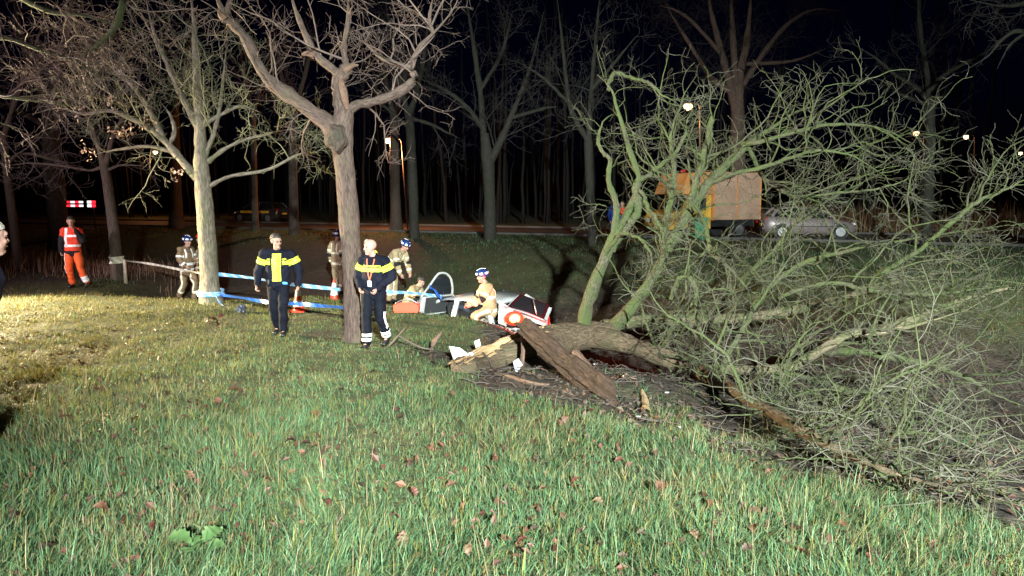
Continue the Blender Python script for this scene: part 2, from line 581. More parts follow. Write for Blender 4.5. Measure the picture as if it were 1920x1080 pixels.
def tree(label, trunk_rows, limbs, Y, mats, gens, group=None, name="bare_tree", n_trunk=40, rough=0.05, cat="tree", trunk_extra=None):
    """trunk_rows / limbs in pixels at distance Y; gens: list of sprout() keyword sets, each grown on the one before."""
    tr = px_curve(trunk_rows, n_trunk, Y)
    base = tr[0, :3].copy()
    base[2] = tz(base[0], base[1])
    low = tr[0].copy(); low[2] = base[2] - 0.25; low[3] *= 1.25
    root = empty(name, base)
    tag(root, label, cat, group)
    if tr[0, 2] > base[2] + .02:
        mid = tr[0].copy(); mid[2] = base[2]; mid[3] *= 1.2
        tr = np.concatenate([[low, mid], tr])
    else:
        tr = np.concatenate([[low], tr[tr[:, 2] > base[2] - .1]])
    tr = curve(tr, n_trunk + 14)
    sides = 20 if Y < 20 else 10
    link("trunk", tubes_mesh("trunk", [(tr[None, :, :3], tr[None, :, 3], sides, rough)], base), mats[0], root)
    lc = [px_curve(l, 26, Y) for l in limbs]
    for c in lc:
        c[1:, :3] += np.cumsum(rng.normal(size=(25, 3)), 0) * (.0011 if Y < 16 else .0016 if Y < 20 else .0026) * Y / 10
        if c[-1, 3] < .055 * (Y / 14):
            c[16:, 3] *= np.linspace(1, .16, 10)
        c[:, 3] *= 1 + .10 * rng.normal(size=26)
    for c in lc:
        link("limb", tubes_mesh("limb", [(c[None, :, :3], c[None, :, 3], 12 if Y < 20 else 7, rough)], base), mats[1], root)
    src = lc if lc else [curve(tr[len(tr) // 2:], 26)]
    P, Rr = stack(src)
    groups, prev = [], (P, Rr)
    allp = []
    for k, g in enumerate(gens):
        p, r = sprout(*prev, **g)
        groups.append((p, r, 5 if k == 0 else 3, 0.0))
        prev = (p, r)
    o = link("crown", tubes_mesh("crown", groups, base), mats[2], root)
    return root


def gen(spacing, lo, hi, ang=(35, 75), M2=6, wig=.16, bias=(0, 0, .1), rk=.014, rmin=.006, **k):
    return dict(spacing=spacing, lo=lo, hi=hi, ang=ang, M2=M2, wig=wig, bias=bias, rk=rk, rmin=rmin, **k)


# --- the bright tree on the bank
bright = tree(
    "bright floodlit tree on the bank with blue tape round its foot",
    [(397, 575, 24.4), (394, 540, 18.5), (391, 490, 16.8), (387, 420, 15.5), (381, 360, 14.3), (377, 310, 13.4), (376, 280, 10.9)],
    [[(378, 340, 9.2), (350, 312, 7.6), (312, 268, 6.7), (282, 240, 5.9), (248, 222, 5.0), (205, 206, 4.2), (160, 214, 3.4), (110, 202, 2.5), (60, 214, 1.7)],
     [(306, 262, 6.7), (285, 215, 5.9), (252, 165, 5.0), (218, 132, 4.2), (190, 108, 3.4), (150, 70, 1.7)],
     [(376, 290, 10.9), (374, 230, 9.2), (369, 170, 7.6), (366, 100, 6.7), (361, 30, 5.0), (352, -60, 3.4)],
     [(373, 240, 7.6), (346, 190, 5.9), (322, 140, 5.0), (300, 90, 4.2), (284, 45, 3.4), (268, -30, 2.5)],
     [(381, 300, 5.9), (401, 250, 4.2), (413, 200, 3.4), (419, 140, 2.5), (428, 70, 1.7)],
     [(379, 235, 5.0), (403, 222, 4.2), (450, 200, 2.9), (490, 212, 1.7)],
     [(391, 350, 4.2), (432, 330, 3.4), (500, 318, 2.7), (560, 290, 2.2), (604, 286, 1.3)],
     [(386, 305, 5.0), (440, 270, 3.4), (500, 252, 2.5), (565, 240, 1.7)],
     [(325, 285, 4.2), (280, 275, 2.9), (225, 280, 2.2), (175, 290, 1.3)],
     [(318, 272, 5.0), (328, 245, 4.2), (318, 215, 2.9), (300, 190, 1.7)]],
    17.5, (M['bark_bright'], M['bark_bright'], M['twig_green']),
    [gen(.24, .6, 2.2, rk=.010, bias=(0, 0, 0.1), wig=.22, M2=8, rmin=.0065), gen(.16, .3, 1.0, rk=.010, rmin=.0055, wig=.28, M2=7, curl=.05), gen(.13, .14, .45, M2=4, rk=.012, rmin=.0046, wig=.33)],
    name="bare_tree", rough=.06)

# --- the middle tree beside the second officer
middle = tree(
    "middle tree with a burl and broken centre limb beside the bald officer",
    [(668, 648, 25.8), (666, 600, 21.2), (662, 540, 19.3), (659, 480, 18.4), (655, 410, 18.4), (649, 345, 17.5), (643, 290, 18.4), (641, 250, 21.2), (646, 215, 18.4), (650, 195, 12.9)],
    [[(632, 250, 20.2), (608, 225, 15.6), (588, 212, 13.8), (550, 184, 12.9), (506, 154, 11.5), (482, 118, 10.6), (458, 68, 10.1), (424, 32, 8.3), (404, -10, 6.4), (380, -60, 4.6)],
     [(644, 225, 17.5), (636, 178, 13.8), (636, 150, 14.7), (650, 128, 12.9), (654, 118, 7.4)],
     [(636, 140, 10.1), (622, 128, 8.3), (598, 108, 7.4), (578, 78, 6.0), (562, 42, 5.1), (548, 2, 4.1), (540, -50, 2.8)],
     [(650, 215, 10.1), (668, 197, 8.3), (690, 193, 8.3), (722, 184, 8.3), (752, 170, 8.3), (778, 148, 7.4), (772, 126, 6.4), (786, 90, 5.5), (814, 60, 4.6), (850, 18, 3.7), (874, -40, 2.8)],
     [(650, 130, 6.4), (645, 90, 5.1), (652, 40, 4.1), (656, -40, 2.8)],
     [(772, 126, 5.5), (745, 120, 4.6), (715, 108, 3.7), (692, 88, 2.8), (670, 70, 1.8)],
     [(812, 62, 4.1), (805, 35, 3.2), (812, -10, 2.3)],
     [(424, 34, 5.5), (430, 5, 4.6), (446, -30, 3.7)]],
    13.3, (M['bark_grey'], M['bark_grey'], M['twig_pink']),
    [gen(.28, .6, 2.0, rk=.010, bias=(0, .1, .12), wig=.22, M2=7), gen(.17, .25, .85, rk=.011, rmin=.005, wig=.25), gen(.16, .12, .4, M2=4, rk=.014, rmin=.0042, wig=.3)],
    rough=.07)
# burl and torn wood on it
bb = bmesh.new()
bmesh.ops.create_icosphere(bb, subdivisions=4, radius=1)
bc = at(630, 258, 13.02)
for v in bb.verts:
    d = 1 + .12 * math.sin(4 * v.co.x + 1) * math.sin(5 * v.co.z) + .05 * math.sin(11 * v.co.y + 3 * v.co.x)
    v.co = Vector((v.co.x * .185 * d, v.co.y * .19 * d, v.co.z * .23 * d))
me = bpy.data.meshes.new("burl"); bb.to_mesh(me); bb.free()
me.polygons.foreach_set("use_smooth", [True] * len(me.polygons))
a_ = me.attributes.new("bk", 'FLOAT_VECTOR', 'POINT')
for i, v in enumerate(me.vertices): a_.data[i].vector = v.co
mb = link("burl", me, M['bark_dark'], middle, Vector(bc) - middle.location)
for k, (rows) in enumerate(([(652, 205, 13.14, 3), (645, 182, 13.12, 7), (640, 160, 13.1, 7), (640, 142, 13.1, 3)], [(423, 38, 13.2, 7), (414, 28, 13.2, 5), (409, 20, 13.2, 2)], [(645, 133, 13.2, 8), (660, 124, 13.2, 5), (672, 122, 13.2, 1.5)], [(590, 105, 13.3, 7), (576, 100, 13.3, 5), (566, 103, 13.3, 2)])):
    c = px_curve(rows, 12)
    o = link("torn_wood", tubes_mesh("torn_wood", [(c[None, :, :3], c[None, :, 3], 9, .15)], middle.location), M['wood_old'], middle)

# --- dark trees at the left
TW = lambda a: [gen(.28, .6, 2.0, rk=.011, wig=.2, bias=(0, -.05, a), M2=6, rmin=.010), gen(.22, .3, .95, rk=.011, rmin=.008, wig=.25, M2=5), gen(.22, .15, .45, M2=4, rmin=.007, wig=.3)]
tree("thin reddish trunk at the left edge behind the ambulance worker", [(36, 500, 9), (30, 460, 7.5), (20, 380, 7), (12, 320, 6.5), (6, 250, 6)],
     [[(10, 310, 5), (40, 290, 3), (90, 300, 2.5), (140, 310, 2)], [(6, 260, 5), (30, 180, 4), (60, 100, 3), (90, 20, 2)], [(7, 270, 4), (-20, 200, 3), (-40, 100, 2)]],
     23.0, (M['bark_dark'], M['bark_dark'], M['twig_dark']), TW(.1))
tree("thick dark trunk directly behind the ambulance worker", [(112, 455, 20), (110, 430, 18), (104, 360, 17), (98, 300, 16), (94, 240, 15), (92, 200, 12)],
     [[(93, 230, 10), (70, 150, 8), (40, 70, 6), (20, -20, 4)], [(94, 215, 10), (110, 140, 8), (130, 60, 6), (140, -40, 4)], [(95, 225, 8), (160, 170, 6), (230, 120, 5), (300, 60, 3)], [(93, 240, 7), (40, 210, 5), (-30, 190, 3)]],
     27.0, (M['bark_dark'], M['bark_dark'], M['twig_dark']), [gen(.5, .8, 2.6, rk=.010, wig=.18, bias=(0, -.1, .05), rmin=.011, M2=6), gen(.28, .4, 1.2, rk=.010, rmin=.009, wig=.25, M2=5), gen(.25, .2, .6, M2=4, rmin=.008, wig=.3)])
tape_tree = tree("slim dark tree with pale tape tied round its trunk", [(222, 530, 13), (219, 500, 11), (213, 430, 10), (205, 370, 9), (197, 318, 8), (190, 290, 6)],
     [[(194, 312, 4), (165, 318, 2.6), (110, 310, 2.2), (50, 306, 1.8), (0, 315, 1.2)], [(196, 315, 6), (180, 250, 4), (150, 190, 3), (120, 120, 2)], [(197, 315, 6), (215, 250, 4), (250, 180, 3), (270, 90, 2)], [(197, 320, 3.5), (230, 308, 2.2), (280, 310, 1.6)]],
     21.0, (M['bark_dark'], M['bark_dark'], M['twig_dark']), TW(.05))
# overhanging crown: a tree standing outside the picture on the left, its boughs reaching in
over = tree("tree out of frame at left whose mossy pink boughs hang in at the top corner",
     [(-330, 640, 26), (-325, 500, 24), (-310, 300, 22), (-290, 100, 20), (-280, -100, 16)],
     [[(-300, 200, 12), (-200, 130, 9), (-100, 90, 7), (0, 70, 5.5), (80, 95, 4), (140, 115, 3), (190, 150, 2)],
      [(-290, 100, 13), (-150, 10, 10), (-20, -40, 8), (120, -60, 7), (225, -30, 6), (226, 20, 6), (212, 55, 5.5), (185, 82, 5), (150, 108, 4), (120, 140, 2)],
      [(-295, 160, 10), (-180, 150, 8), (-80, 160, 6), (10, 180, 4.5), (80, 190, 3.2), (150, 200, 2)],
      [(-285, 40, 10), (-150, -40, 8), (0, -20, 6), (90, 20, 5), (160, 30, 3.6), (260, 60, 2)],
      [(-305, 260, 8), (-200, 230, 6), (-100, 215, 5), (-20, 225, 3.5), (50, 245, 2)]],
     12.5, (M['bark_moss'], M['bark_moss'], M['twig_pink']),
     [gen(.26, .6, 1.9, rk=.010, bias=(.15, .1, -.05), wig=.22, M2=7, t0=.35, rmin=.006), gen(.17, .3, .9, rk=.010, rmin=.0048, wig=.27), gen(.14, .15, .45, M2=4, rk=.012, rmin=.0042, wig=.33)])

# --- the row on the far verge
FG = [gen(.36, .9, 2.8, rk=.010, wig=.16, bias=(0, 0, .18), rmin=.012, M2=6), gen(.26, .5, 1.4, rk=.010, rmin=.009, wig=.22, M2=5), gen(.3, .25, .7, M2=4, rmin=.009, wig=.3)]
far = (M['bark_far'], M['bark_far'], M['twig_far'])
tree("grey forked tree on the far verge left of the dark woods", [(919, 458, 14), (919, 440, 12), (918, 380, 11), (916, 320, 11.5), (913, 290, 11), (909, 250, 7)],
     [[(910, 280, 7), (905, 220, 6), (898, 150, 5), (885, 60, 4), (870, -30, 3)], [(918, 310, 8), (932, 280, 7), (952, 235, 6), (975, 180, 5), (1000, 110, 4), (1020, 20, 3)], [(906, 240, 5), (870, 195, 4), (820, 160, 3), (770, 140, 2)], [(960, 220, 4), (1010, 205, 3), (1050, 200, 2)], [(900, 170, 4), (940, 100, 3), (960, 20, 2)]],
     33.5, far, FG, "bare trees along the far verge")
tree("slender grey tree on the far verge just left of the upright broken limb", [(1112, 480, 11), (1111, 450, 9.5), (1107, 370, 8.5), (1104, 300, 8), (1103, 270, 8), (1102, 255, 6)],
     [[(1102, 262, 6), (1085, 235, 5), (1066, 195, 4.5), (1058, 140, 4), (1050, 60, 3), (1040, -20, 2)], [(1104, 258, 6), (1106, 200, 5), (1110, 130, 4), (1118, 40, 3), (1125, -40, 2)], [(1064, 190, 3.5), (1020, 150, 3), (980, 120, 2)], [(1108, 170, 3.5), (1150, 120, 3), (1200, 60, 2)]],
     31.0, far, FG, "bare trees along the far verge")
tree("many-stemmed tree on the far verge behind the orange truck", [(1386, 470, 17), (1386, 420, 15), (1384, 350, 14), (1383, 280, 14), (1384, 230, 13), (1384, 200, 10)],
     [[(1383, 230, 9), (1370, 160, 8), (1352, 90, 6), (1335, 20, 5), (1325, -50, 3)], [(1385, 215, 9), (1390, 140, 8), (1402, 70, 7), (1412, -20, 5)], [(1384, 205, 8), (1378, 120, 7), (1374, 50, 6), (1372, -40, 4)], [(1392, 160, 6), (1430, 100, 5), (1470, 50, 4), (1520, 20, 3), (1580, 20, 2)], [(1372, 175, 5), (1330, 140, 4), (1280, 60, 3), (1240, -10, 2)], [(1398, 120, 4), (1450, 118, 3.4), (1500, 110, 2.6), (1550, 90, 2)], [(1360, 110, 4), (1290, 30, 3), (1240, 10, 2)]],
     45.0, (M['bark_grey'], M['bark_grey'], M['twig_far']), FG, "bare trees along the far verge")
tree("slim straight tree on the far verge right of the silver car", [(1738, 445, 11), (1738, 420, 9.5), (1741, 350, 9), (1744, 270, 8.5), (1744, 200, 8), (1742, 180, 6)],
     [[(1744, 195, 6), (1736, 130, 5), (1724, 60, 4.5), (1720, 0, 4), (1718, -50, 3)], [(1743, 195, 5), (1720, 165, 4), (1680, 140, 3.4), (1645, 110, 2.6), (1612, 88, 2)], [(1742, 170, 5), (1770, 140, 4), (1810, 118, 3.4), (1850, 96, 2.6), (1890, 70, 2)], [(1742, 215, 4), (1758, 195, 3.4), (1762, 165, 2.4)], [(1740, 195, 4), (1700, 182, 3), (1676, 168, 2)]],
     28.5, far, FG, "bare trees along the far verge")
tree("dim trunk on the far verge next to the lamp post", [(777, 452, 10.5), (776, 400, 9), (773, 320, 9), (769, 240, 8), (766, 200, 6)],
     [[(768, 230, 5), (750, 150, 4), (730, 60, 3), (720, -30, 2)], [(768, 215, 5), (790, 140, 4), (800, 60, 3), (815, -30, 2)], [(767, 220, 4), (820, 240, 2.6), (860, 260, 1.6)], [(766, 240, 3.4), (720, 200, 2.4), (680, 180, 1.6)]],
     35.0, far, FG, "bare trees along the far verge")
for lab, px, py, Y, r in (("faint trunk in the dark between the two officers", 551, 435, 38, 9), ("faint trunk in the dark left of the lamp post", 742, 424, 44, 10), ("faint thin trunk right of the bright tree", 478, 418, 42, 6), ("faint trunk in the dark right of the bright tree's foot", 330, 408, 46, 11)):
    tree(lab, [(px + 1, py, r * 1.2), (px, py - 30, r), (px - 2, py - 120, r * .9), (px - 3, py - 220, r * .7)],
         [[(px - 3, py - 200, r * .6), (px - 20, py - 280, r * .4), (px - 40, py - 400, r * .25)], [(px - 3, py - 200, r * .6), (px + 20, py - 290, r * .4), (px + 50, py - 400, r * .25)]],
         Y, (M['bark_dark'], M['bark_dark'], M['twig_dark']), FG[:2], "bare trees along the far verge")
tree("tree out of frame at right whose boughs reach in at the top corner", [(2160, 600, 20), (2155, 400, 19), (2140, 200, 17), (2130, 20, 14)],
     [[(2145, 200, 8), (2060, 130, 6), (1980, 90, 5), (1915, 60, 4), (1880, 75, 3.4), (1850, 110, 2.6), (1800, 140, 1.6)], [(2135, 60, 8), (2040, 20, 6), (1960, 0, 5), (1890, 10, 4), (1820, 0, 2)], [(2140, 160, 7), (2050, 90, 5), (1970, 50, 4), (1900, 80, 3), (1870, 130, 2)]],
     20.0, (M['bark_far'], M['bark_far'], M['twig_far']), [gen(.4, .6, 1.8, rk=.011, wig=.2, bias=(-.1, 0, -.02), M2=6, t0=.3, rmin=.008), gen(.24, .3, .9, rk=.011, rmin=.007, wig=.25, M2=5), gen(.22, .15, .45, M2=4, rmin=.006, wig=.3)])

# --- the woods beyond the road: one mass of thin stems and twigs
n = 420
wx = rng.uniform(-70, 75, n)
wy = np.interp(wx, ROAD[:, 0], ROAD[:, 1]) + 9 + rng.random(n) ** 1.5 * 45
h = rng.uniform(8, 17, n)
k = 9
t = np.linspace(0, 1, k)
sw = rng.normal(size=(n, 2)) * .5
P = np.stack([wx[:, None] + sw[:, :1] * t ** 1.6 * 1.4 + rng.normal(size=(n, k)) * .05, wy[:, None] + sw[:, 1:] * t, h[:, None] * t - .2], -1)
Rr = rng.uniform(.05, .15, n)[:, None] * (1 - .75 * t)
p1, r1 = sprout(P, Rr, .9, .8, 2.6, (25, 60), 5, .12, (0, 0, .3), .011, .018, t0=.35)
p2, r2 = sprout(p1, r1, .7, .4, 1.1, (25, 60), 4, .2, (0, 0, .2), .011, .014)
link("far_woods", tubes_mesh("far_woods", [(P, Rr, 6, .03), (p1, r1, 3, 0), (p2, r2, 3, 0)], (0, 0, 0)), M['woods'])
tag(bpy.data.objects["far_woods"], "dark mass of thin bare stems beyond the road", "woods", kind="stuff")


# ------------------------------------------------------------------ the fallen tree
def P4(rows, n=30):
    return px_curve(rows, n)


ft_base = np.array([*at(1060, 640, 13.4)]); ft_base[2] = tz(ft_base[0], ft_base[1])
fallen = empty("fallen_tree", ft_base)
tag(fallen, "uprooted mossy tree lying across the ditch with its bare crown to the right", "fallen tree")
tr = P4([(868, 688, 11.9, 25), (900, 676, 12.05, 29), (945, 662, 12.4, 31), (985, 648, 12.8, 31), (1030, 638, 13.3, 30), (1075, 632, 13.8, 28), (1120, 628, 14.2, 27), (1150, 628, 14.4, 22)], 60)
tr = settle(tr, .45)
V, Q, bk = tube_arrays(tr[None, :, :3], tr[None, :, 3], 28, 0, .06)
V = V.reshape(60, 28, 3)
cut = []
for i in range(60):
    if i < 34:      # split length: the upper part is torn off along the grain
        f = i / 33
        lim = tr[i, 2] + tr[i, 3] * (.42 + .45 * f ** 1.5 + .08 * math.sin(i * .7))
        ztop = lim + .014 * np.sin(np.arange(28) * 2.3 + i * .9)
        V[i, :, 2] = np.minimum(V[i, :, 2], ztop)
        cut.append(lim)
V = V.reshape(-1, 3) - ft_base
me = mesh_np("trunk", V, Q, [(0, k + 1, k) for k in range(1, 27)], attrs={"bk": ('FLOAT_VECTOR', bk)})
link("trunk", me, M['bark_log'], fallen)
# pale torn fibres on the split face
ax = unit(tr[30, :3] - tr[2, :3])
sd = unit(np.cross(ax, [0, 0, 1.0]))
for k in range(17):
    off = (k / 16 - .5) * 2
    i0, i1 = int(rng.integers(0, 3)), int(rng.integers(24, 34))
    ext = ax * -rng.uniform(.0, .22)
    idx = np.linspace(i0, i1, 12).astype(int)
    rowsP = []
    for q, i in enumerate(idx):
        rr = tr[i, 3]
        zz = cut[i] + .012 - .25 * rr * off * off + .012 * math.sin(k * 2.1 + q * .6)
        lat = off * rr * .93 * (1 if i < 30 else .8)
        w = rr * .085 * (0.25 + math.sin(PI * (q + .8) / 12.5) ** .5)
        rowsP.append([*(tr[i, :2] + sd[:2] * lat + (ext[:2] if q == 0 else 0)), zz + (ext[2] if q == 0 else 0), w])
    c = np.array(rowsP)
    link("split_wood", tubes_mesh("split_wood", [(c[None, :, :3], c[None, :, 3], 7, .12)], ft_base), M['wood_fresh'] if k % 6 != 4 else M['wood_old'], fallen)

L1 = [(1098, 618, 14.0, 17), (1097, 595, 14.0, 16), (1108, 550, 13.9, 14.5), (1130, 490, 13.8, 13), (1150, 445, 13.8, 12), (1172, 405, 13.8, 10), (1193, 350, 13.8, 8), (1190, 315, 13.8, 7), (1170, 260, 13.7, 6), (1150, 205, 13.7, 5), (1138, 165, 13.7, 4.5), (1120, 140, 13.7, 3)]
L1b = [(1148, 448, 13.8, 9), (1158, 405, 13.75, 8), (1152, 370, 13.7, 7), (1142, 335, 13.6, 6.5), (1146, 300, 13.6, 5), (1128, 285, 13.6, 4.5), (1120, 262, 13.6, 4.5), (1128, 232, 13.6, 3.5), (1152, 216, 13.6, 2.5)]
L1c = [(1140, 170, 13.7, 4), (1152, 136, 13.7, 4), (1190, 146, 13.6, 3.4), (1225, 165, 13.5, 3), (1262, 195, 13.4, 2)]
L1d = [(1194, 342, 13.8, 6), (1225, 320, 13.8, 4.5), (1262, 290, 13.9, 4), (1285, 250, 14.0, 3.4), (1300, 205, 14.0, 2.4)]
L1e = [(1193, 345, 13.8, 6.5), (1196, 390, 13.75, 8), (1180, 425, 13.75, 7), (1150, 470, 13.8, 6)]
L1f = [(1200, 358, 13.7, 4.5), (1220, 395, 13.5, 4), (1240, 430, 13.4, 3.4), (1255, 470, 13.3, 2)]
L1g = [(1130, 480, 13.8, 5), (1165, 440, 13.4, 4), (1195, 442, 13.2, 3.4), (1215, 470, 13.1, 2.6), (1225, 510, 13.0, 1.8)]
L2 = [(1150, 615, 14.3, 16), (1182, 580, 14.3, 14), (1215, 535, 14.4, 13), (1240, 495, 14.5, 12), (1262, 450, 14.6, 12), (1290, 395, 14.8, 12), (1322, 350, 15.0, 11), (1360, 305, 15.2, 10), (1395, 270, 15.4, 9), (1440, 235, 15.6, 6), (1490, 200, 15.7, 4), (1560, 182, 15.7, 2)]
L2b = [(1290, 395, 14.8, 8), (1310, 330, 14.7, 7), (1325, 270, 14.6, 6.5), (1335, 222, 14.5, 5.5)]
L2c = [(1392, 272, 15.3, 7), (1440, 262, 15.0, 5.5), (1500, 245, 14.8, 4.5), (1570, 232, 14.6, 4), (1640, 240, 14.5, 3), (1700, 275, 14.4, 2), (1730, 320, 14.4, 1.4)]
L2d = [(1330, 345, 15, 7), (1385, 325, 14.6, 6), (1450, 305, 14.3, 5), (1520, 280, 14.1, 4), (1590, 290, 13.9, 3), (1660, 330, 13.8, 2)]
L2e = [(1300, 385, 14.7, 6), (1325, 420, 14.2, 5), (1335, 470, 13.8, 4.5), (1365, 500, 13.4, 4), (1400, 540, 13.1, 3), (1440, 555, 13.0, 2)]
L2f = [(1248, 485, 14.5, 8), (1245, 440, 14.4, 7), (1262, 380, 14.3, 6), (1272, 330, 14.2, 5), (1262, 260, 14.2, 4), (1290, 180, 14.2, 2)]
L2g = [(1400, 270, 15.4, 6), (1430, 330, 15.0, 5), (1490, 360, 14.7, 4), (1580, 355, 14.5, 3.4), (1660, 340, 14.3, 2.6), (1730, 305, 14.2, 1.6)]
L3 = [(1130, 612, 14.5, 15), (1190, 603, 14.7, 13), (1250, 600, 14.9, 12), (1330, 598, 15.1, 11), (1420, 592, 15.3, 10), (1520, 575, 15.4, 8), (1620, 545, 15.5, 6), (1720, 520, 15.5, 4), (1810, 510, 15.5, 2)]
L3b = [(1400, 592, 15.2, 8), (1440, 545, 15.0, 7), (1500, 505, 14.8, 6), (1580, 480, 14.6, 5), (1680, 462, 14.4, 4), (1790, 440, 14.2, 3), (1900, 425, 14.0, 2)]
L3c = [(1330, 598, 15.1, 7), (1370, 540, 15.3, 6), (1440, 470, 15.5, 5), (1500, 400, 15.6, 4), (1580, 350, 15.7, 3), (1680, 300, 15.7, 1.6)]
L4 = [(1110, 632, 14.0, 22), (1155, 640, 13.6, 20), (1205, 655, 13.2, 17), (1260, 676, 12.7, 15), (1310, 695, 12.2, 14), *[(px, py, ground_at(px, py + r_ + 26)[1], r_ * 1.06) for px, py, r_ in ((1370, 728, 12.5), (1420, 762, 11.5), (1490, 810, 11), (1570, 853, 10), (1650, 884, 8.5), (1740, 912, 6), (1840, 935, 4), (1919, 950, 2.5))]]
L5 = [(1300, 692, 12.3, 12), (1350, 692, 12.2, 11), (1420, 690, 12.0, 10.5), (1490, 685, 11.7, 10), (1545, 652, 11.5, 9), (1600, 622, 11.4, 8), (1670, 612, 11.3, 6), (1760, 590, 11.2, 4), (1850, 560, 11.1, 2.4)]
L5b = [(1548, 660, 11.5, 8), (1600, 662, 11.2, 8), (1660, 675, 11.0, 7.5), (1720, 690, 10.8, 7), (1790, 722, 10.6, 5), (1860, 760, 10.4, 3), (1930, 790, 10.3, 2)]
L5c = [(1420, 692, 12, 8), (1500, 705, 11.6, 7), (1580, 720, 11.3, 6.5), (1660, 738, 11.0, 6), (1740, 770, 10.7, 5), (1820, 790, 10.5, 3), (1900, 830, 10.3, 2)]
L6 = [(1500, 660, 12.8, 12), (1580, 640, 12.8, 12), (1660, 620, 12.7, 12), (1720, 600, 12.6, 11), (1780, 580, 12.5, 9), (1850, 560, 12.4, 6), (1940, 540, 12.3, 4)]
L7 = [(1460, 560, 13.0, 6), (1560, 530, 12.7, 6), (1640, 540, 12.5, 5.5), (1720, 545, 12.3, 5), (1800, 535, 12.1, 4), (1900, 520, 12.0, 3)]
L8 = [(1640, 520, 13.4, 6), (1720, 470, 13.3, 5), (1790, 415, 13.2, 4.5), (1840, 378, 13.1, 4), (1880, 360, 13.1, 3.4), (1940, 330, 13.0, 2.4)]
L9 = [(1345, 715, 11.8, 8), (1365, 660, 11.8, 6), (1385, 610, 11.8, 5), (1410, 560, 11.8, 4), (1450, 500, 11.7, 3), (1500, 450, 11.6, 2)]
L10 = [(1258, 560, 12.6, 5), (1275, 520, 12.4, 4.5), (1300, 530, 12.3, 5), (1300, 580, 12.2, 4.5), (1310, 640, 12.1, 4), (1300, 690, 12.0, 2.5)]
L11 = [(1440, 780, 10.7, 6), (1480, 760, 10.5, 5), (1560, 770, 10.2, 5), (1640, 800, 9.9, 4.5), (1720, 830, 9.6, 4), (1800, 850, 9.4, 3), (1890, 880, 9.2, 2)]
L12 = [(1480, 810, 10.3, 5), (1460, 760, 10.2, 4.5), (1470, 700, 10.2, 3.6), (1500, 640, 10.2, 3), (1540, 590, 10.2, 2)]
L13 = [(1790, 725, 10.6, 4.5), (1740, 790, 10.1, 4), (1680, 840, 9.6, 3.4), (1640, 870, 9.3, 2)]
fl = [L1, L1b, L1c, L1d, L1e, L1f, L1g, L2, L2b, L2c, L2d, L2e, L2f, L2g, L3, L3b, L3c, L4, L5, L5b, L5c, L6, L7, L8, L9, L10, L11, L12, L13]
upright = {0, 1, 2, 3, 4, 5, 6}
THIN = {0: .86, 1: .85, 7: .86, 9: .8, 10: .8, 13: .8, 15: .75, 16: .75, 20: .85, 22: .8}
curves = [settle(px_curve(l, 34)) for l in fl]
for k, s in THIN.items():
    curves[k][:, 3] *= s
for k, c in enumerate(curves):
    big = c[:, 3].max() > .1
    j = c.copy()
    j[1:-1, :3] += (np.cumsum(rng.normal(size=(32, 3)), 0) * .011) * np.minimum(1, .05 / j[1:-1, 3:4]).clip(.3, 1)
    j[:, 3] *= (1 + .10 * rng.normal(size=34)) * (.92 if k != 17 else 1)
    if j[-1, 3] < .04 and k != 8: j[24:, 3] *= np.linspace(1, .25, 10)
    curves[k] = j
    link("limb", tubes_mesh("limb", [(j[None, :, :3], j[None, :, 3], 14 if big else 9, .09)], ft_base), M['bark_log'] if k == 17 else M['bark_fallen'] if (k in (17,) or (big and k not in (0, 7))) else M['bark_moss'], fallen)
A_, B_ = stack([curves[k] for k in range(len(fl)) if k in upright])
C_, D_ = stack([curves[k] for k in range(len(fl)) if k not in upright])
gr = []
p1, r1 = sprout(A_, B_, .22, .4, 1.4, (35, 80), 8, .26, (.1, 0, .1), .011, .0065, t0=.35, curl=.04, tip=.25)
p2, r2 = sprout(p1, r1, .19, .2, .7, (30, 80), 6, .28, (0, 0, .05), .010, .0045, tip=.3)
p3, r3 = sprout(p2, r2, .17, .1, .3, (30, 80), 4, .3, (0, 0, 0), .012, .0036)
gr += [(p1, r1, 5, 0), (p2, r2, 3, 0), (p3, r3, 3, 0)]
q1, s1 = sprout(C_, D_, .185, .7, 2.6, (30, 80), 12, .26, (.12, -.02, .12), .0125, .0085, t0=.14, curl=.07, tip=.22)
q2, s2 = sprout(q1, s1, .23, .25, 1.0, (30, 80), 8, .28, (.03, 0, .03), .0105, .0055, curl=.07, tip=.25)
q3, s3 = sprout(q2, s2, .26, .12, .45, (30, 80), 5, .28, (0, 0, 0), .012, .0036)
e1, t1_ = sprout(curves[17][None, 8:, :3], curves[17][None, 8:, 3], .11, .3, 1.0, (40, 95), 8, .3, (0, -.05, .12), .016, .009, t0=.02, curl=.08, tip=.25)
e2, t2_ = sprout(e1, t1_, .15, .15, .5, (30, 85), 6, .3, (0, 0, 0), .010, .0045, tip=.3)
# nothing pierces far into the ground
for q in (q1, q2, q3, e1, e2):
    zt = terrain(q[:, :, 0].ravel(), q[:, :, 1].ravel()).reshape(q.shape[:2])
    q[:, :, 2] = np.maximum(q[:, :, 2], zt + .02)
print("fallen twigs", len(p1), len(p2), len(p3), len(q1), len(q2), len(q3))
tag(link("mossy_branches", tubes_mesh("mossy_branches", [gr[0], (q1, s1, 5, 0), (e1, t1_, 5, 0)], ft_base), M['bark_moss'], fallen), kind="stuff")
o = link("twigs", tubes_mesh("twigs", gr[1:] + [(e2, t2_, 3, 0), (q2, s2, 3, 0), (q3, s3, 3, 0)], ft_base), M['twig_fallen'], fallen)
tag(o, kind="stuff")

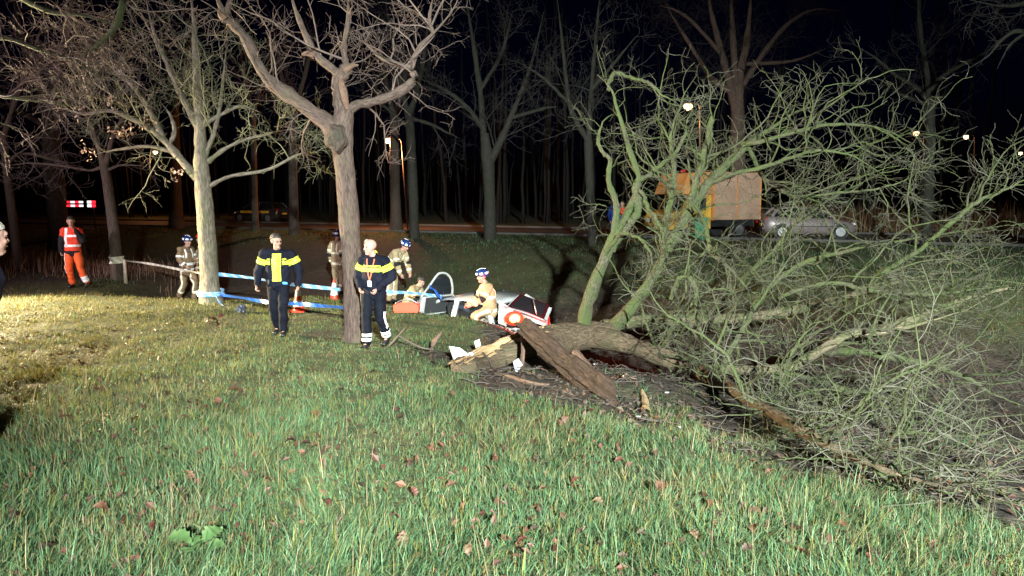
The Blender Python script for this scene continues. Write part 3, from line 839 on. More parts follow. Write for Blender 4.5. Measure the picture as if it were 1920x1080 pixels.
# torn slab of the stump, leaning down to the right into the root mound
sl_a, sl_b = at(986, 612, 11.6), ground_at(1128, 735)
axv = unit(sl_b - sl_a)
sdv = unit(np.cross(axv, [0.25, 1.0, 0.35]))
nv = np.cross(sdv, axv)
slab = empty("torn_stump", (sl_b[0], sl_b[1], tz(sl_b[0], sl_b[1])))
tag(slab, "torn reddish slab of bark leaning from the mud up against the fallen trunk", "broken stump")
L = np.linalg.norm(sl_b - sl_a) + .55
nu, nw = 40, 11
V = []
for face in (1, -1):
    for i in range(nu):
        f = i / (nu - 1)
        w = .14 + .17 * f + .03 * math.sin(9 * f) + .02 * math.sin(23 * f)
        for j in range(nw):
            u = j / (nw - 1) * 2 - 1
            jag = (.10 * math.sin(j * 2.4) + .07 * math.sin(j * 5.1 + 1)) * max(0, 1 - f * 5) + (.12 * math.sin(j * 1.9) + .09 * math.sin(j * 4.3)) * max(0, f * 5 - 4)
            th = (.055 + .06 * f) * min(1, (1.02 - f) * 6)
            bend = .13 * (1 - u * u) + .05 * math.exp(-((u - .25) / .12) ** 2) * (-1 if face > 0 else 0)
            p = sl_a + axv * (f * L + jag) + sdv * (u * w) - nv * (bend + face * th * (1 - .5 * u * u) * .5 + .018 * math.sin(u * 17 + face) * (1 if face > 0 else .4))
            V.append(p)
V = np.array(V)
V = V + nv * (np.sin(((V - sl_a) @ sdv) * 95 + ((V - sl_a) @ axv) * 7) * .010 + rng.normal(size=len(V)) * .006)[:, None]
Q = []
for fc in (0, 1):
    o_ = fc * nu * nw
    for i in range(nu - 1):
        for j in range(nw - 1):
            a = o_ + i * nw + j
            q = (a, a + 1, a + nw + 1, a + nw)
            Q.append(q if fc == 0 else q[::-1])
for i in range(nu - 1):
    for j in (0, nw - 1):
        a = i * nw + j; c = a + nu * nw
        Q.append((a, a + nw, c + nw, c))
for j in range(nw - 1):
    for i in (0, nu - 1):
        a = i * nw + j; c = a + nu * nw
        Q.append((a, a + 1, c + 1, c))
bkv = np.stack([(V - sl_a) @ sdv, (V - sl_a) @ nv, (V - sl_a) @ axv], 1)
M['slab'] = bark("slab_bark", (.022, .013, .010), (.125, .078, .058), (.05, .032, .025), .45, 1.0, (16, 16, 2.0))
link("bark_slab", mesh_np("bark_slab", V - np.array(slab.location), np.array(Q), sm=False, attrs={"bk": ('FLOAT_VECTOR', bkv)}), M['slab'], slab)
for k in range(7):
    u = (k / 6 - .5) * 1.7
    p0 = sl_a + sdv * u * .15 + axv * .14
    p1_ = sl_a + sdv * (u * .17) - axv * (.05 + .1 * rng.random()) + nv * .02
    c = curve([[*p0, .03], [*((p0 + p1_) / 2), .026], [*p1_, .006]], 8)
    link("splinter", tubes_mesh("splinter", [(c[None, :, :3], c[None, :, 3], 6, .2)], slab.location), M['wood_fresh'], slab)
c = P4([(1078, 660, 11.3, 7), (1098, 684, 11.0, 9), (1120, 712, 10.7, 10), (1150, 748, 10.35, 12), (1175, 775, 10.1, 10)], 20)
link("torn_fibre", tubes_mesh("torn_fibre", [(c[None, :, :3], c[None, :, 3], 9, .2)], slab.location), M['wood_old'], slab)
for k in range(26):
    a = rng.random()
    p0 = at(1090 + 95 * a + rng.normal() * 12, 715 + 60 * a + rng.normal() * 10, 10.35 - .35 * a)
    p0[2] = max(p0[2], tz(p0[0], p0[1]) + .02)
    d = unit(rng.normal(size=3) * [1, 1, .35]) * rng.uniform(.05, .16)
    c = curve([[*p0, .004], [*(p0 + d * .5), .014], [*(p0 + d), .004]], 6)
    link("splinter", tubes_mesh("splinter", [(c[None, :, :3], c[None, :, 3], 5, .1)], slab.location), M['wood_old'] if k % 3 else M['wood_fresh'], slab)


def stick(label, rows, m, cat="stick", name="broken_stick", n=16, sides=8, rough=.1):
    c = settle(px_curve(rows, n), .2)
    b0 = c[0, :3].copy()
    o = link(name, tubes_mesh(name, [(c[None, :, :3], c[None, :, 3], sides, rough)], b0), m, None, b0)
    return tag(o, label, cat)


stick("upright pale splintered stub standing in the mud mound", [(1212, 775, 10.0, 9), (1209, 755, 10.0, 8), (1206, 742, 10.0, 6), (1203, 730, 10.0, 2)], M['wood_fresh'], "stump", "splintered_stub")
stick("dark snapped sapling standing left of the white bumper piece", [(810, 682, 12.3, 5), (810, 660, 12.3, 4.5), (812, 645, 12.3, 4)], M['bark_dark'], "sapling", "snapped_sapling")
stick("pale split tip bent over the dark snapped sapling", [(811, 648, 12.28, 4), (816, 638, 12.28, 4.5), (823, 629, 12.28, 3), (828, 622, 12.28, 1)], M['wood_old'], "stick")
stick("thin brown root hanging down in front of the split trunk", [(978, 615, 11.9, 3), (981, 650, 11.7, 4), (980, 690, 11.6, 3.5), (984, 722, 11.5, 2.5)], M['wood_old'], "root", "hanging_root")
stick("bare stick lying beside the bald officer's boots", [(722, 656, 12.6, 1.8), (738, 640, 12.5, 2), (752, 624, 12.4, 1.6), (760, 614, 12.4, 1)], M['twig_pink'])
stick("forked twig on the grass right of the bald officer", [(748, 630, 12.4, 1.4), (766, 640, 12.3, 1.6), (790, 652, 12.2, 1.4), (812, 655, 12.2, 1)], M['twig_pink'])
stick("broken branch lying on the mud under the split log", [(930, 700, 11.6, 4), (960, 708, 11.4, 5), (995, 718, 11.2, 4), (1030, 722, 11.1, 2)], M['wood_old'])
stick("crooked dark root sticking out of the mud mound", [(1195, 778, 9.9, 3), (1196, 762, 9.8, 3), (1215, 768, 9.75, 3), (1232, 760, 9.7, 2.4), (1238, 750, 9.7, 1.4)], M['bark_dark'], "root", "crooked_root")
stick("curved bare twig in front of the split log", [(905, 660, 11.7, 1.6), (918, 676, 11.6, 2), (925, 700, 11.5, 2), (922, 716, 11.4, 1)], M['bark_dark'])


# ------------------------------------------------------------------ grass, dead leaves, litter
def blades(name, pos, length, width, lean, lean_dir, tint, seg, m, curlk=.9):
    """Every blade is a bent, tapering strip; pos (N,3), seg rings each."""
    N = len(pos)
    t = np.linspace(0, 1, seg + 1)
    ang = np.minimum(lean[:, None] * (0.35 + curlk * t[None, :]), 1.62)          # bends over along its length
    ds = length[:, None] / seg
    hz = np.concatenate([np.zeros((N, 1)), np.cumsum(np.sin(ang[:, :-1]) * ds, 1)], 1)
    vz = np.concatenate([np.zeros((N, 1)), np.cumsum(np.cos(ang[:, :-1]) * ds, 1)], 1)
    dx, dy = np.cos(lean_dir), np.sin(lean_dir)
    C = np.stack([pos[:, 0, None] + dx[:, None] * hz, pos[:, 1, None] + dy[:, None] * hz, pos[:, 2, None] - .015 + vz], -1)
    sx, sy = -dy, dx
    tw = rng.normal(size=N) * .7
    ca, sa = np.cos(tw), np.sin(tw)
    side = np.stack([sx * ca + dx * sa, sy * ca + dy * sa, np.zeros(N)], -1)
    w = width[:, None] * (1 - t[None, :] ** 1.8 * .96) * .5
    A = C - side[:, None, :] * w[..., None]
    Bv = C + side[:, None, :] * w[..., None]
    V = np.empty((N, seg, 2, 3))
    V[:, :, 0] = A[:, :seg]; V[:, :, 1] = Bv[:, :seg]
    V = np.concatenate([V.reshape(N, seg * 2, 3), C[:, seg:seg + 1]], 1)
    nv_ = seg * 2 + 1
    base = np.arange(N)[:, None] * nv_
    q = np.stack([np.stack([base[:, 0] + 2 * s, base[:, 0] + 2 * s + 1, base[:, 0] + 2 * s + 3, base[:, 0] + 2 * s + 2], -1) for s in range(seg - 1)], 1).reshape(-1, 4)
    T = np.stack([base[:, 0] + 2 * (seg - 1), base[:, 0] + 2 * (seg - 1) + 1, base[:, 0] + 2 * seg], -1)
    col = np.repeat(np.c_[tint, np.ones(N)][:, None, :], nv_, 1)
    o = link(name, mesh_np(name, V.reshape(-1, 3), q, T, attrs={"tint": ('FLOAT_COLOR', col.reshape(-1, 4))}), m)
    return o


M['grass'] = attr_mat("grass", .55, .3, .3)
M['litter'] = attr_mat("litter", .6, .35, .15)


def wedge(n, y0, y1, power, wide=.74):
    """n random ground spots in the picture's wedge; power -1 thins out with distance."""
    u = rng.random(n)
    if power == 0:
        y = np.sqrt(y0 ** 2 + u * (y1 ** 2 - y0 ** 2))
    else:
        y = y0 * (y1 / y0) ** u
    x = (rng.random(n) * 2 - 1) * y * wide
    return x, y


def grass_tint(x, y, n):
    k = vnoise(x, y, 1.6, 21) * .6 + vnoise(x, y, .35, 22) * .4
    dry = (rng.random(n) < .07 + .24 * smooth(.55, .8, vnoise(x, y, 1.1, 23)) + .25 * smooth(1.5, 5, x) * smooth(9, 6, y)).astype(float)[:, None]
    g = np.stack([.053 + .052 * k, .114 + .062 * k, .051 + .031 * k], -1)
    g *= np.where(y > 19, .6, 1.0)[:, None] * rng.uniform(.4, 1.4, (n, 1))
    d = np.stack([.23 + 0 * k, .185 + 0 * k, .095 + 0 * k], -1) * rng.uniform(.5, 1.25, (n, 1))
    yl = np.stack([.19 + 0 * k, .165 + 0 * k, .04 + 0 * k], -1) * rng.uniform(.7, 1.2, (n, 1))
    yy = (rng.random(n) < .14 + .62 * smooth(-1.5, -7, x) * smooth(5, 9, y)).astype(float)[:, None]
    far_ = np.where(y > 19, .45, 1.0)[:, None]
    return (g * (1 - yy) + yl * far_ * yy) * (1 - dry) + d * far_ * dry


def sow(name, ntuft, per, y0, y1, L0, L1, w0, w1, seg, power=-1, spread=.05, lab="", wide=.74):
    x, y = wedge(ntuft, y0, y1, power, wide)
    keep = rng.random(ntuft) < (1 - mud_shade_at(x, y)) ** 1.5 * .99 + .01
    keep &= np.abs(signed(ROAD, x, y)) > 4.2
    x, y = x[keep], y[keep]
    n0 = len(x)
    size = rng.uniform(.55, 1.25, n0) * (0.62 + .75 * vnoise(x, y, .8, 31))
    k = rng.poisson(per, n0)
    i = np.repeat(np.arange(n0), k)
    n = len(i)
    a = rng.random(n) * 2 * PI
    rad = rng.random(n) ** .6 * spread * (1 + .06 * y[i])
    bx, by = x[i] + np.cos(a) * rad, y[i] + np.sin(a) * rad
    field = vnoise(bx, by, 1.3, 33) * 9 + vnoise(bx, by, .45, 34) * 3
    d = np.where(rng.random(n) < .55, field + rng.normal(size=n) * .7, a + rng.normal(size=n) * .5)
    ln = rng.uniform(L0, L1, n) * size[i]
    lean = np.where(rng.random(n) < .42, rng.uniform(1.0, 1.6, n), np.abs(rng.normal(.75, .45, n))).clip(.05, 1.6)
    w = rng.uniform(w0, w1, n) * (1 + .035 * by)
    pos = np.stack([bx, by, terrain(bx, by)], -1)
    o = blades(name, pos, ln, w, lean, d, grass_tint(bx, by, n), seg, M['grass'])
    tag(o, kind="stuff", label=lab)
    print(name, n)


sow("near_grass", 15500, 13, 2.6, 9.0, .05, .155, .003, .0062, 4, lab="long wet green grass in the foreground")
sow("tall_grass", 1100, 5, 2.8, 9.0, .11, .22, .004, .008, 4, lab="longer blades standing out of the grass")
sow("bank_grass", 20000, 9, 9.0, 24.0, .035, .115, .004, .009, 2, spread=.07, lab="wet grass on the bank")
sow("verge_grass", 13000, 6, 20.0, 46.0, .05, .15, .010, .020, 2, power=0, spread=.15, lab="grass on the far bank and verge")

# dry stalks
n = 2400
x, y = wedge(n, 2.8, 13, -1)
kp = (rng.random(n) < .18 + .82 * smooth(.5, 3.5, x) * (.2 + .8 * smooth(.4, .65, vnoise(x, y, 1.0, 71)))) & (mud_shade_at(x, y) < .5)
x, y = x[kp], y[kp]
n = len(x)
tint = np.stack([np.full(n, .30), np.full(n, .235), np.full(n, .14)], -1) * rng.uniform(.5, 1.2, (n, 1))
o = blades("dry_stalks", np.stack([x, y, terrain(x, y)], -1), rng.uniform(.16, .38, n), rng.uniform(.003, .006, n), np.abs(rng.normal(.3, .25, n)), rng.random(n) * 6.28, tint, 4, M['grass'], .6)
tag(o, kind="stuff", label="dry straw stalks among the grass")
# tall dry undergrowth along the far roadside at right
n = 5200
x = rng.uniform(10, 34, n)
y = np.interp(x, ROAD[:, 0], ROAD[:, 1]) + 5.2 + rng.random(n) ** 1.4 * 6
tint = np.stack([np.full(n, .20), np.full(n, .115), np.full(n, .06)], -1) * rng.uniform(.4, 1.2, (n, 1))
o = blades("roadside_undergrowth", np.stack([x, y, terrain(x, y)], -1), rng.uniform(.4, 1.5, n) * (.4 + 1.1 * vnoise(x, y, 2.0, 51)), rng.uniform(.02, .05, n), np.abs(rng.normal(.35, .3, n)), rng.random(n) * 6.28, tint, 3, M['litter'], .8)
tag(o, kind="stuff", label="reddish dry undergrowth along the far side of the road")
n = 2600
x = rng.uniform(-22, -9.5, n); y = rng.uniform(21, 27, n)
tint = np.stack([np.full(n, .19), np.full(n, .10), np.full(n, .055)], -1) * rng.uniform(.4, 1.2, (n, 1))
o = blades("bank_undergrowth", np.stack([x, y, terrain(x, y)], -1), rng.uniform(.15, .6, n) * (.3 + 1.2 * vnoise(x, y, 1.5, 52)), rng.uniform(.01, .025, n), np.abs(rng.normal(.4, .3, n)), rng.random(n) * 6.28, tint, 3, M['litter'], .8)
tag(o, kind="stuff", label="dry reddish weeds behind the ambulance worker")

# dead leaves buried between the blades
n = 5200
x, y = wedge(n, 2.8, 16, -1)
kp = rng.random(n) < .25 + .75 * smooth(.45, .75, vnoise(x, y, .9, 61))
x, y = x[kp], y[kp]; n = len(x)
sz = rng.uniform(.018, .045, n)
a = rng.random(n) * 6.28
nrm = unit(np.stack([rng.normal(size=n) * .6, rng.normal(size=n) * .6 - .3, np.ones(n)], -1))
u_ = unit(np.cross(nrm, np.stack([np.cos(a), np.sin(a), np.zeros(n)], -1)))
v_ = np.cross(nrm, u_)
c = np.stack([x, y, terrain(x, y) + rng.uniform(.01, .05, n)], -1)
V = np.stack([c - u_ * sz[:, None], c + v_ * sz[:, None] * .6 + nrm * sz[:, None] * .3, c + u_ * sz[:, None], c - v_ * sz[:, None] * .6 + nrm * sz[:, None] * .2], 1).reshape(-1, 3)
tint = np.array([.085, .036, .024])[None] * rng.uniform(.4, 1.6, (n, 1)) * rng.uniform(.85, 1.15, (n, 3))
o = link("leaf_flecks", mesh_np("leaf_flecks", V, np.arange(n * 4).reshape(-1, 4), sm=False, attrs={"tint": ('FLOAT_COLOR', np.repeat(np.c_[tint, np.ones(n)], 4, 0))}), M['litter'])
tag(o, kind="stuff", label="scraps of dead leaves buried between the grass blades")
# litter of twigs and rotten leaves in the ditch and on the mud
n = 15000
x = rng.uniform(-3, 13, n); y = rng.uniform(5.5, 24, n)
kp = rng.random(n) < mud_shade_at(x, y) * .9
x, y = x[kp], y[kp]; n = len(x)
sz = rng.uniform(.012, .042, n) * (1 + .02 * y)
a = rng.random(n) * 6.28
nrm = unit(np.stack([rng.normal(size=n) * .5, rng.normal(size=n) * .5, np.ones(n)], -1))
u_ = unit(np.cross(nrm, np.stack([np.cos(a), np.sin(a), np.zeros(n)], -1)))
v_ = np.cross(nrm, u_)
c = np.stack([x, y, terrain(x, y) + .015], -1)
V = np.stack([c - u_ * sz[:, None], c + v_ * sz[:, None] * .55 + nrm * sz[:, None] * .25, c + u_ * sz[:, None], c - v_ * sz[:, None] * .55 + nrm * sz[:, None] * .2], 1).reshape(-1, 3)
tint = np.array([.075, .045, .03])[None] * rng.uniform(.3, 1.9, (n, 1)) * rng.uniform(.85, 1.15, (n, 3))
o = link("leaf_litter", mesh_np("leaf_litter", V, np.arange(n * 4).reshape(-1, 4), sm=False, attrs={"tint": ('FLOAT_COLOR', np.repeat(np.c_[tint, np.ones(n)], 4, 0))}), M['litter'])
tag(o, kind="stuff", label="rotten leaves littering the bare ditch")
n = 2600
x = rng.uniform(-2, 12, n); y = rng.uniform(5.5, 20, n)
kp = rng.random(n) < mud_shade_at(x, y)
x, y = x[kp], y[kp]; n = len(x)
a = rng.random(n) * 6.28; ln = rng.uniform(.1, .55, n)
t = np.linspace(-.5, .5, 5)
Px = x[:, None] + np.cos(a)[:, None] * ln[:, None] * t; Py = y[:, None] + np.sin(a)[:, None] * ln[:, None] * t
Pz = terrain(Px.ravel(), Py.ravel()).reshape(Px.shape) + .015 + rng.random((n, 5)) * .07
o = link("fallen_twigs", tubes_mesh("fallen_twigs", [(np.stack([Px, Py, Pz], -1), rng.uniform(.003, .007, n)[:, None] * np.ones(5), 4, 0)], (0, 0, 0)), M['twig_dark'])
tag(o, kind="stuff", label="broken twigs scattered over the mud")

# clods of earth on the root mound
cl = bmesh.new()
for k in range(170):
    a = rng.random()
    px, py = 1000 + 380 * a + rng.normal() * 30, 722 + 95 * a + rng.normal() * 22
    p = ground_at(px, py)
    s = rng.uniform(.01, .035)
    r = bmesh.ops.create_icosphere(cl, subdivisions=1, radius=s, matrix=Matrix.Translation(p + [0, 0, s * .2]))
    for v in r['verts']:
        v.co += Vector(rng.normal(size=3) * s * .25)
me = bpy.data.meshes.new("mud_clods"); cl.to_mesh(me); cl.free()
tag(link("mud_clods", me, mat("earth", (.05, .034, .026), .85, (.12, .085, .065), 9, .6, 60)), kind="stuff", label="lumps of torn-up earth round the stump")


# single dead leaves one can point at in the foreground
def leaf_mesh(seed, size):
    q = np.random.default_rng(seed)
    n = 14
    out, mid = [], []
    for i in range(n + 1):
        t = i / n
        w = (math.sin(PI * t) ** .7) * .36 * (1 + .28 * math.sin(i * 2.4)) + .01
        z = .16 * math.sin(t * 3.0) + q.normal() * .02
        out.append((t, w, z + .30 * w + q.normal() * .03)); mid.append((t, 0, z))
    V = []
    for (t, w, zz), (_, _, z0) in zip(out, mid):
        V += [((t - .5) * size, -w * size, zz * size), ((t - .5) * size, 0, z0 * size), ((t - .5) * size, w * size, (zz + q.normal() * .05) * size)]
    Q = []
    for i in range(n):
        a = i * 3
        Q += [(a, a + 1, a + 4, a + 3), (a + 1, a + 2, a + 5, a + 4)]
    return mesh_np("leaf", V, Q)


lm = [mat("leaf_brown", (.06, .024, .012), .6, (.12, .052, .028), 30), mat("leaf_red", (.06, .016, .011), .6, (.10, .032, .02), 25), mat("leaf_pale", (.10, .055, .032), .6, (.17, .10, .06), 25), mat("leaf_dark", (.03, .015, .011), .6, (.06, .03, .02), 25)]
lv = []
for i in range(12):
    me = leaf_mesh(100 + i, rng.uniform(.07, .105)); me.name = "leaf"; me.materials.append(lm[i % 4]); lv.append(me)
spots_ = [(405, 763), (122, 795), (125, 870), (545, 840), (590, 850), (605, 885), (490, 825), (315, 855), (352, 905), (265, 775), (1020, 940), (1130, 1040), (855, 1000), (775, 940), (740, 995), (770, 885), (755, 1030), (1080, 915), (1250, 1050), (1200, 1020), (1060, 800), (1070, 830),
          (845, 750), (700, 705), (255, 800), (180, 745), (60, 900), (30, 990), (190, 970), (285, 1010), (270, 985), (420, 980), (520, 1040), (610, 960), (650, 800), (700, 860), (930, 880), (980, 1030), (880, 1050), (1400, 1050), (1420, 1010), (1500, 1055), (1300, 1020), (1350, 980), (1240, 930), (1160, 880), (1700, 1040), (1640, 1060), (1580, 1000), (1750, 1050), (1880, 1065), (90, 1050), (345, 800), (440, 740), (560, 720), (640, 740), (590, 790), (225, 880), (150, 690), (90, 640), (300, 680), (240, 640), (455, 660), (745, 780), (810, 850), (960, 800), (1120, 960), (1010, 870), (500, 915), (385, 860)]
for k, (px, py) in enumerate(spots_):
    p = ground_at(px, py)
    s = 1.0 if py > 760 else 1.25
    o = bpy.data.objects.new("fallen_leaf", lv[k % 12])
    o.location = (p[0], p[1], p[2] + .045 + .035 * rng.random())
    o.rotation_euler = (rng.normal() * .5, rng.normal() * .5 + (-.3), rng.random() * 6.28)
    q_ = rng.uniform(.75, 1.1)
    o.scale = (s * q_, s * q_ * rng.uniform(.6, 1.1), s * q_ * rng.uniform(.8, 1.8))
    COL.objects.link(o)
    tag(o, "dead curled brown leaf caught in the grass of the bank", "leaf", "fallen leaves in the grass")
# reddish cluster of leaves near the bright tree
pc = ground_at(398, 618)
lc_ = empty("leaf_sprig", pc)
tag(lc_, "reddish sprig of dead leaves on the grass before the bright tree", "leaf sprig")
for k in range(12):
    o = bpy.data.objects.new("leaf", lv[(k * 4 + 1) % 12])
    COL.objects.link(o); o.parent = lc_
    o.location = (rng.normal() * .12, rng.normal() * .08, .08 + .04 * k / 3)
    o.rotation_euler = (rng.normal() * .6, rng.normal() * .6, rng.random() * 6.28); o.scale = (1.5,) * 3
# broad green dock plant at the lower edge
pd_ = ground_at(372, 1052)
dk = empty("dock_plant", pd_)
tag(dk, "low broad-leaved green weed in the grass at the lower edge", "weed")
dm = mat("dock_leaf", (.04, .085, .025), .5, (.08, .12, .045), 20)
me = leaf_mesh(7, .13); me.materials.append(dm)
for k in range(5):
    o = bpy.data.objects.new("leaf", me); COL.objects.link(o); o.parent = dk
    a = k * 2.4
    o.location = (.09 * math.cos(a), .09 * math.sin(a), .07 + .015 * k)
    o.rotation_euler = (rng.normal() * .2, -.25, a)
# dry clinging leaves on the bright tree
lf = empty("clinging_leaves", Vector(at(215, 240, 17.3)))
cluster_px = [(172, 180), (205, 190), (218, 200), (243, 235), (262, 240), (215, 245), (225, 255), (160, 280), (170, 285), (282, 230), (325, 320), (333, 326), (208, 186), (238, 250), (150, 210)]
bpy.data.objects.remove(lf)
Vs, Ts, cnt = [], [], 0
root_b = bright.location
for (px, py) in cluster_px:
    for q in range(9):
        p = at(px + rng.normal() * 7, py + rng.normal() * 7, 17.3 + rng.normal() * .1) - np.array(root_b)
        a, bvec = unit(rng.normal(size=3)), unit(rng.normal(size=3))
        s = rng.uniform(.03, .06)
        n3 = np.cross(a, bvec) * .4
        Vs += [p - a * s, p + bvec * s * .7 + n3 * s, p + a * s, p - bvec * s * .7 + n3 * s]
        Ts.append((cnt, cnt + 1, cnt + 2, cnt + 3)); cnt += 4
o = link("dry_leaves", mesh_np("dry_leaves", Vs, Ts, sm=False), mat("dry_leaf", (.42, .27, .18), .6, (.6, .42, .3), 12), bright)
tag(o, kind="stuff")


# ------------------------------------------------------------------ people
def vec(*a):
    return np.array(a, float)


class Shape:
    """Collects closed, rounded, tapering chains; remesh() fuses them to one continuous skin."""
    def __init__(s):
        s.V, s.Q, s.T, s.n = [], [], [], 0

    def chain(s, pts, rad, lat=None, n=14):
        """pts (k,3); rad: list of r or (r_lat, r_other); hemispherical ends."""
        P = [np.array(p, float) for p in pts]
        Rr = [(r, r) if np.isscalar(r) else r for r in rad]
        if len(P) == 1:
            P = [P[0] - vec(0, 0, 1e-3), P[0] + vec(0, 0, 1e-3)]; Rr = Rr * 2
        d0, d1 = unit(P[0] - P[1]), unit(P[-1] - P[-2])
        e0, e1 = min(Rr[0]), min(Rr[-1])
        PP = [P[0] + d0 * e0 * .97, P[0] + d0 * e0 * .7] + P + [P[-1] + d1 * e1 * .7, P[-1] + d1 * e1 * .97]
        RR = [tuple(.25 * q for q in Rr[0]), tuple(.72 * q for q in Rr[0])] + Rr + [tuple(.72 * q for q in Rr[-1]), tuple(.25 * q for q in Rr[-1])]
        PP = np.array(PP)
        T = unit(np.gradient(PP, axis=0))
        if lat is None:
            m_ = unit(PP[-1] - PP[0])
            lat = vec(1, 0, 0) if abs(m_[0]) < .8 else vec(0, 1, 0)
        th = np.arange(n) * 2 * PI / n
        rows = []
        for p, t, r in zip(PP, T, RR):
            a = unit(lat - (lat @ t) * t)
            bb_ = np.cross(t, a)
            rows.append(p + np.cos(th)[:, None] * a * r[0] + np.sin(th)[:, None] * bb_ * r[1])
        V = np.concatenate(rows)
        k = len(rows)
        b0 = s.n
        for i in range(k - 1):
            for j in range(n):
                s.Q.append((b0 + i * n + j, b0 + i * n + (j + 1) % n, b0 + (i + 1) * n + (j + 1) % n, b0 + (i + 1) * n + j))
        for j in range(1, n - 1):
            s.T.append((b0, b0 + j + 1, b0 + j)); e = b0 + (k - 1) * n
            s.T.append((e, e + j, e + j + 1))
        s.V.append(V); s.n += len(V)
        return s

    def ball(s, c, rx, ry, rz, n=14, yaw=0.0):
        c = np.array(c, float)
        th = np.arange(n) * 2 * PI / n
        rows = []
        for ph in np.linspace(-PI / 2 + .12, PI / 2 - .12, 9):
            x, y = np.cos(th) * math.cos(ph) * rx, np.sin(th) * math.cos(ph) * ry
            rows.append(np.stack([c[0] + x * math.cos(yaw) - y * math.sin(yaw), c[1] + x * math.sin(yaw) + y * math.cos(yaw), np.full(n, c[2] + math.sin(ph) * rz)], -1))
        b0, k = s.n, 9
        for i in range(k - 1):
            for j in range(n):
                s.Q.append((b0 + i * n + j, b0 + i * n + (j + 1) % n, b0 + (i + 1) * n + (j + 1) % n, b0 + (i + 1) * n + j))
        for j in range(1, n - 1):
            s.T.append((b0, b0 + j + 1, b0 + j)); e = b0 + (k - 1) * n
            s.T.append((e, e + j, e + j + 1))
        s.V.append(np.concatenate(rows)); s.n += k * n
        return s

    def remesh(s, name, voxel, smooth_it=3, wrinkle=0.0, seed=0):
        me = mesh_np(name + "_raw", np.concatenate(s.V), s.Q, s.T)
        o = bpy.data.objects.new("tmp", me)
        COL.objects.link(o)
        r = o.modifiers.new("r", 'REMESH'); r.mode = 'VOXEL'; r.voxel_size = voxel
        if smooth_it:
            sm = o.modifiers.new("s", 'SMOOTH'); sm.iterations = smooth_it; sm.factor = .5
        dg = bpy.context.evaluated_depsgraph_get()
        out = bpy.data.meshes.new_from_object(o.evaluated_get(dg))
        bpy.data.objects.remove(o); bpy.data.meshes.remove(me)
        out.name = name
        out.polygons.foreach_set("use_smooth", np.ones(len(out.polygons), dtype=bool))
        if wrinkle:
            n = len(out.vertices)
            V = np.empty(n * 3, np.float32); out.vertices.foreach_get("co", V); V = V.reshape(-1, 3).astype(float)
            N = np.empty(n * 3, np.float32); out.vertices.foreach_get("normal", N); N = N.reshape(-1, 3)
            q = np.random.default_rng(seed)
            d = np.zeros(n)
            for _ in range(7):
                kv = q.normal(size=3) * [20, 20, 15]
                d += np.sin(V @ kv + q.random() * 6.3 + 1.5 * np.sin(V @ (q.normal(size=3) * 9)))
            d = np.sign(d) * np.abs(d) ** .8
            V = V + N * (d * wrinkle / 3)[:, None]
            out.vertices.foreach_set("co", V.astype(np.float32).ravel())
            out.update()
        return out


def faces_of(me):
    n = len(me.polygons)
    C = np.empty(n * 3, np.float32); me.polygons.foreach_get("center", C)
    N = np.empty(n * 3, np.float32); me.polygons.foreach_get("normal", N)
    return C.reshape(-1, 3).astype(float), N.reshape(-1, 3).astype(float)


def peel(me, mask, off, name):
    """A thin sewn-on piece: the masked faces lifted OFF along their normals."""
    n = len(me.vertices)
    V = np.empty(n * 3, np.float32); me.vertices.foreach_get("co", V); V = V.reshape(-1, 3)
    N = np.empty(n * 3, np.float32); me.vertices.foreach_get("normal", N); N = N.reshape(-1, 3)
    fs = [tuple(me.polygons[int(i)].vertices) for i in np.nonzero(mask)[0]]
    if not fs:
        return None
    used = sorted({v for f in fs for v in f})
    mp = {v: i for i, v in enumerate(used)}
    up, dn = V[used] + N[used] * off, V[used] - N[used] * .002
    k = len(used)
    edge = {}
    for f in fs:
        for a, b_ in zip(f, f[1:] + f[:1]):
            edge[(mp[a], mp[b_])] = 1
    F_ = [tuple(mp[v] for v in f) for f in fs]
    for (a, b_) in edge:
        if (b_, a) not in edge:
            F_.append((a, a + k, b_ + k, b_))
    o = bpy.data.meshes.new(name)
    o.from_pydata(np.concatenate([up, dn]).tolist(), [], F_)
    o.polygons.foreach_set("use_smooth", np.ones(len(o.polygons), dtype=bool))
    return o


def seg_param(C, pts):
    """Nearest distance of C to a polyline, and the running parameter (0..k) there."""
    best, par = np.full(len(C), 9.0), np.zeros(len(C))
    for i in range(len(pts) - 1):
        a, d = np.array(pts[i]), np.array(pts[i + 1]) - np.array(pts[i])
        t = np.clip(((C - a) @ d) / (d @ d), 0, 1)
        q = np.linalg.norm(C - a - t[:, None] * d, axis=1)
        m_ = q < best
        best[m_] = q[m_]; par[m_] = i + t[m_]
    return best, par


def cloth(name, c, c2, rough=.8, bump=.25):
    return mat(name, c, rough, c2, 5.0, bump, 90, spec=0.15)


M['skin'] = mat("skin", (.36, .20, .15), .5, (.43, .25, .19), 6)
M['skin_pink'] = mat("skin_pink", (.42, .22, .18), .45, (.48, .27, .22), 6)
M['eye'] = mat("eye", (.03, .02, .02), .2)
M['lip'] = mat("lip", (.32, .12, .10), .5)
M['hair_dark'] = mat("hair_dark", (.018, .013, .011), .55, (.05, .04, .034), 40, .6, 120)
M['hair_grey'] = mat("hair_grey", (.36, .31, .26), .6, (.66, .60, .52), 60, .8, 150)
M['navy'] = cloth("navy_cloth", (.004, .0045, .011), (.008, .009, .019))
M['navy_trousers'] = cloth("navy_trousers", (.0035, .004, .009), (.007, .008, .015))
M['black_cloth'] = cloth("black_cloth", (.010, .010, .012), (.02, .02, .023))
M['tan'] = cloth("tan_cloth", (.27, .195, .11), (.37, .285, .175))
M['brown_tan'] = cloth("brown_tan_cloth", (.16, .105, .06), (.24, .165, .10))
M['orange'] = cloth("orange_cloth", (.75, .10, .025), (.85, .15, .04), .7)
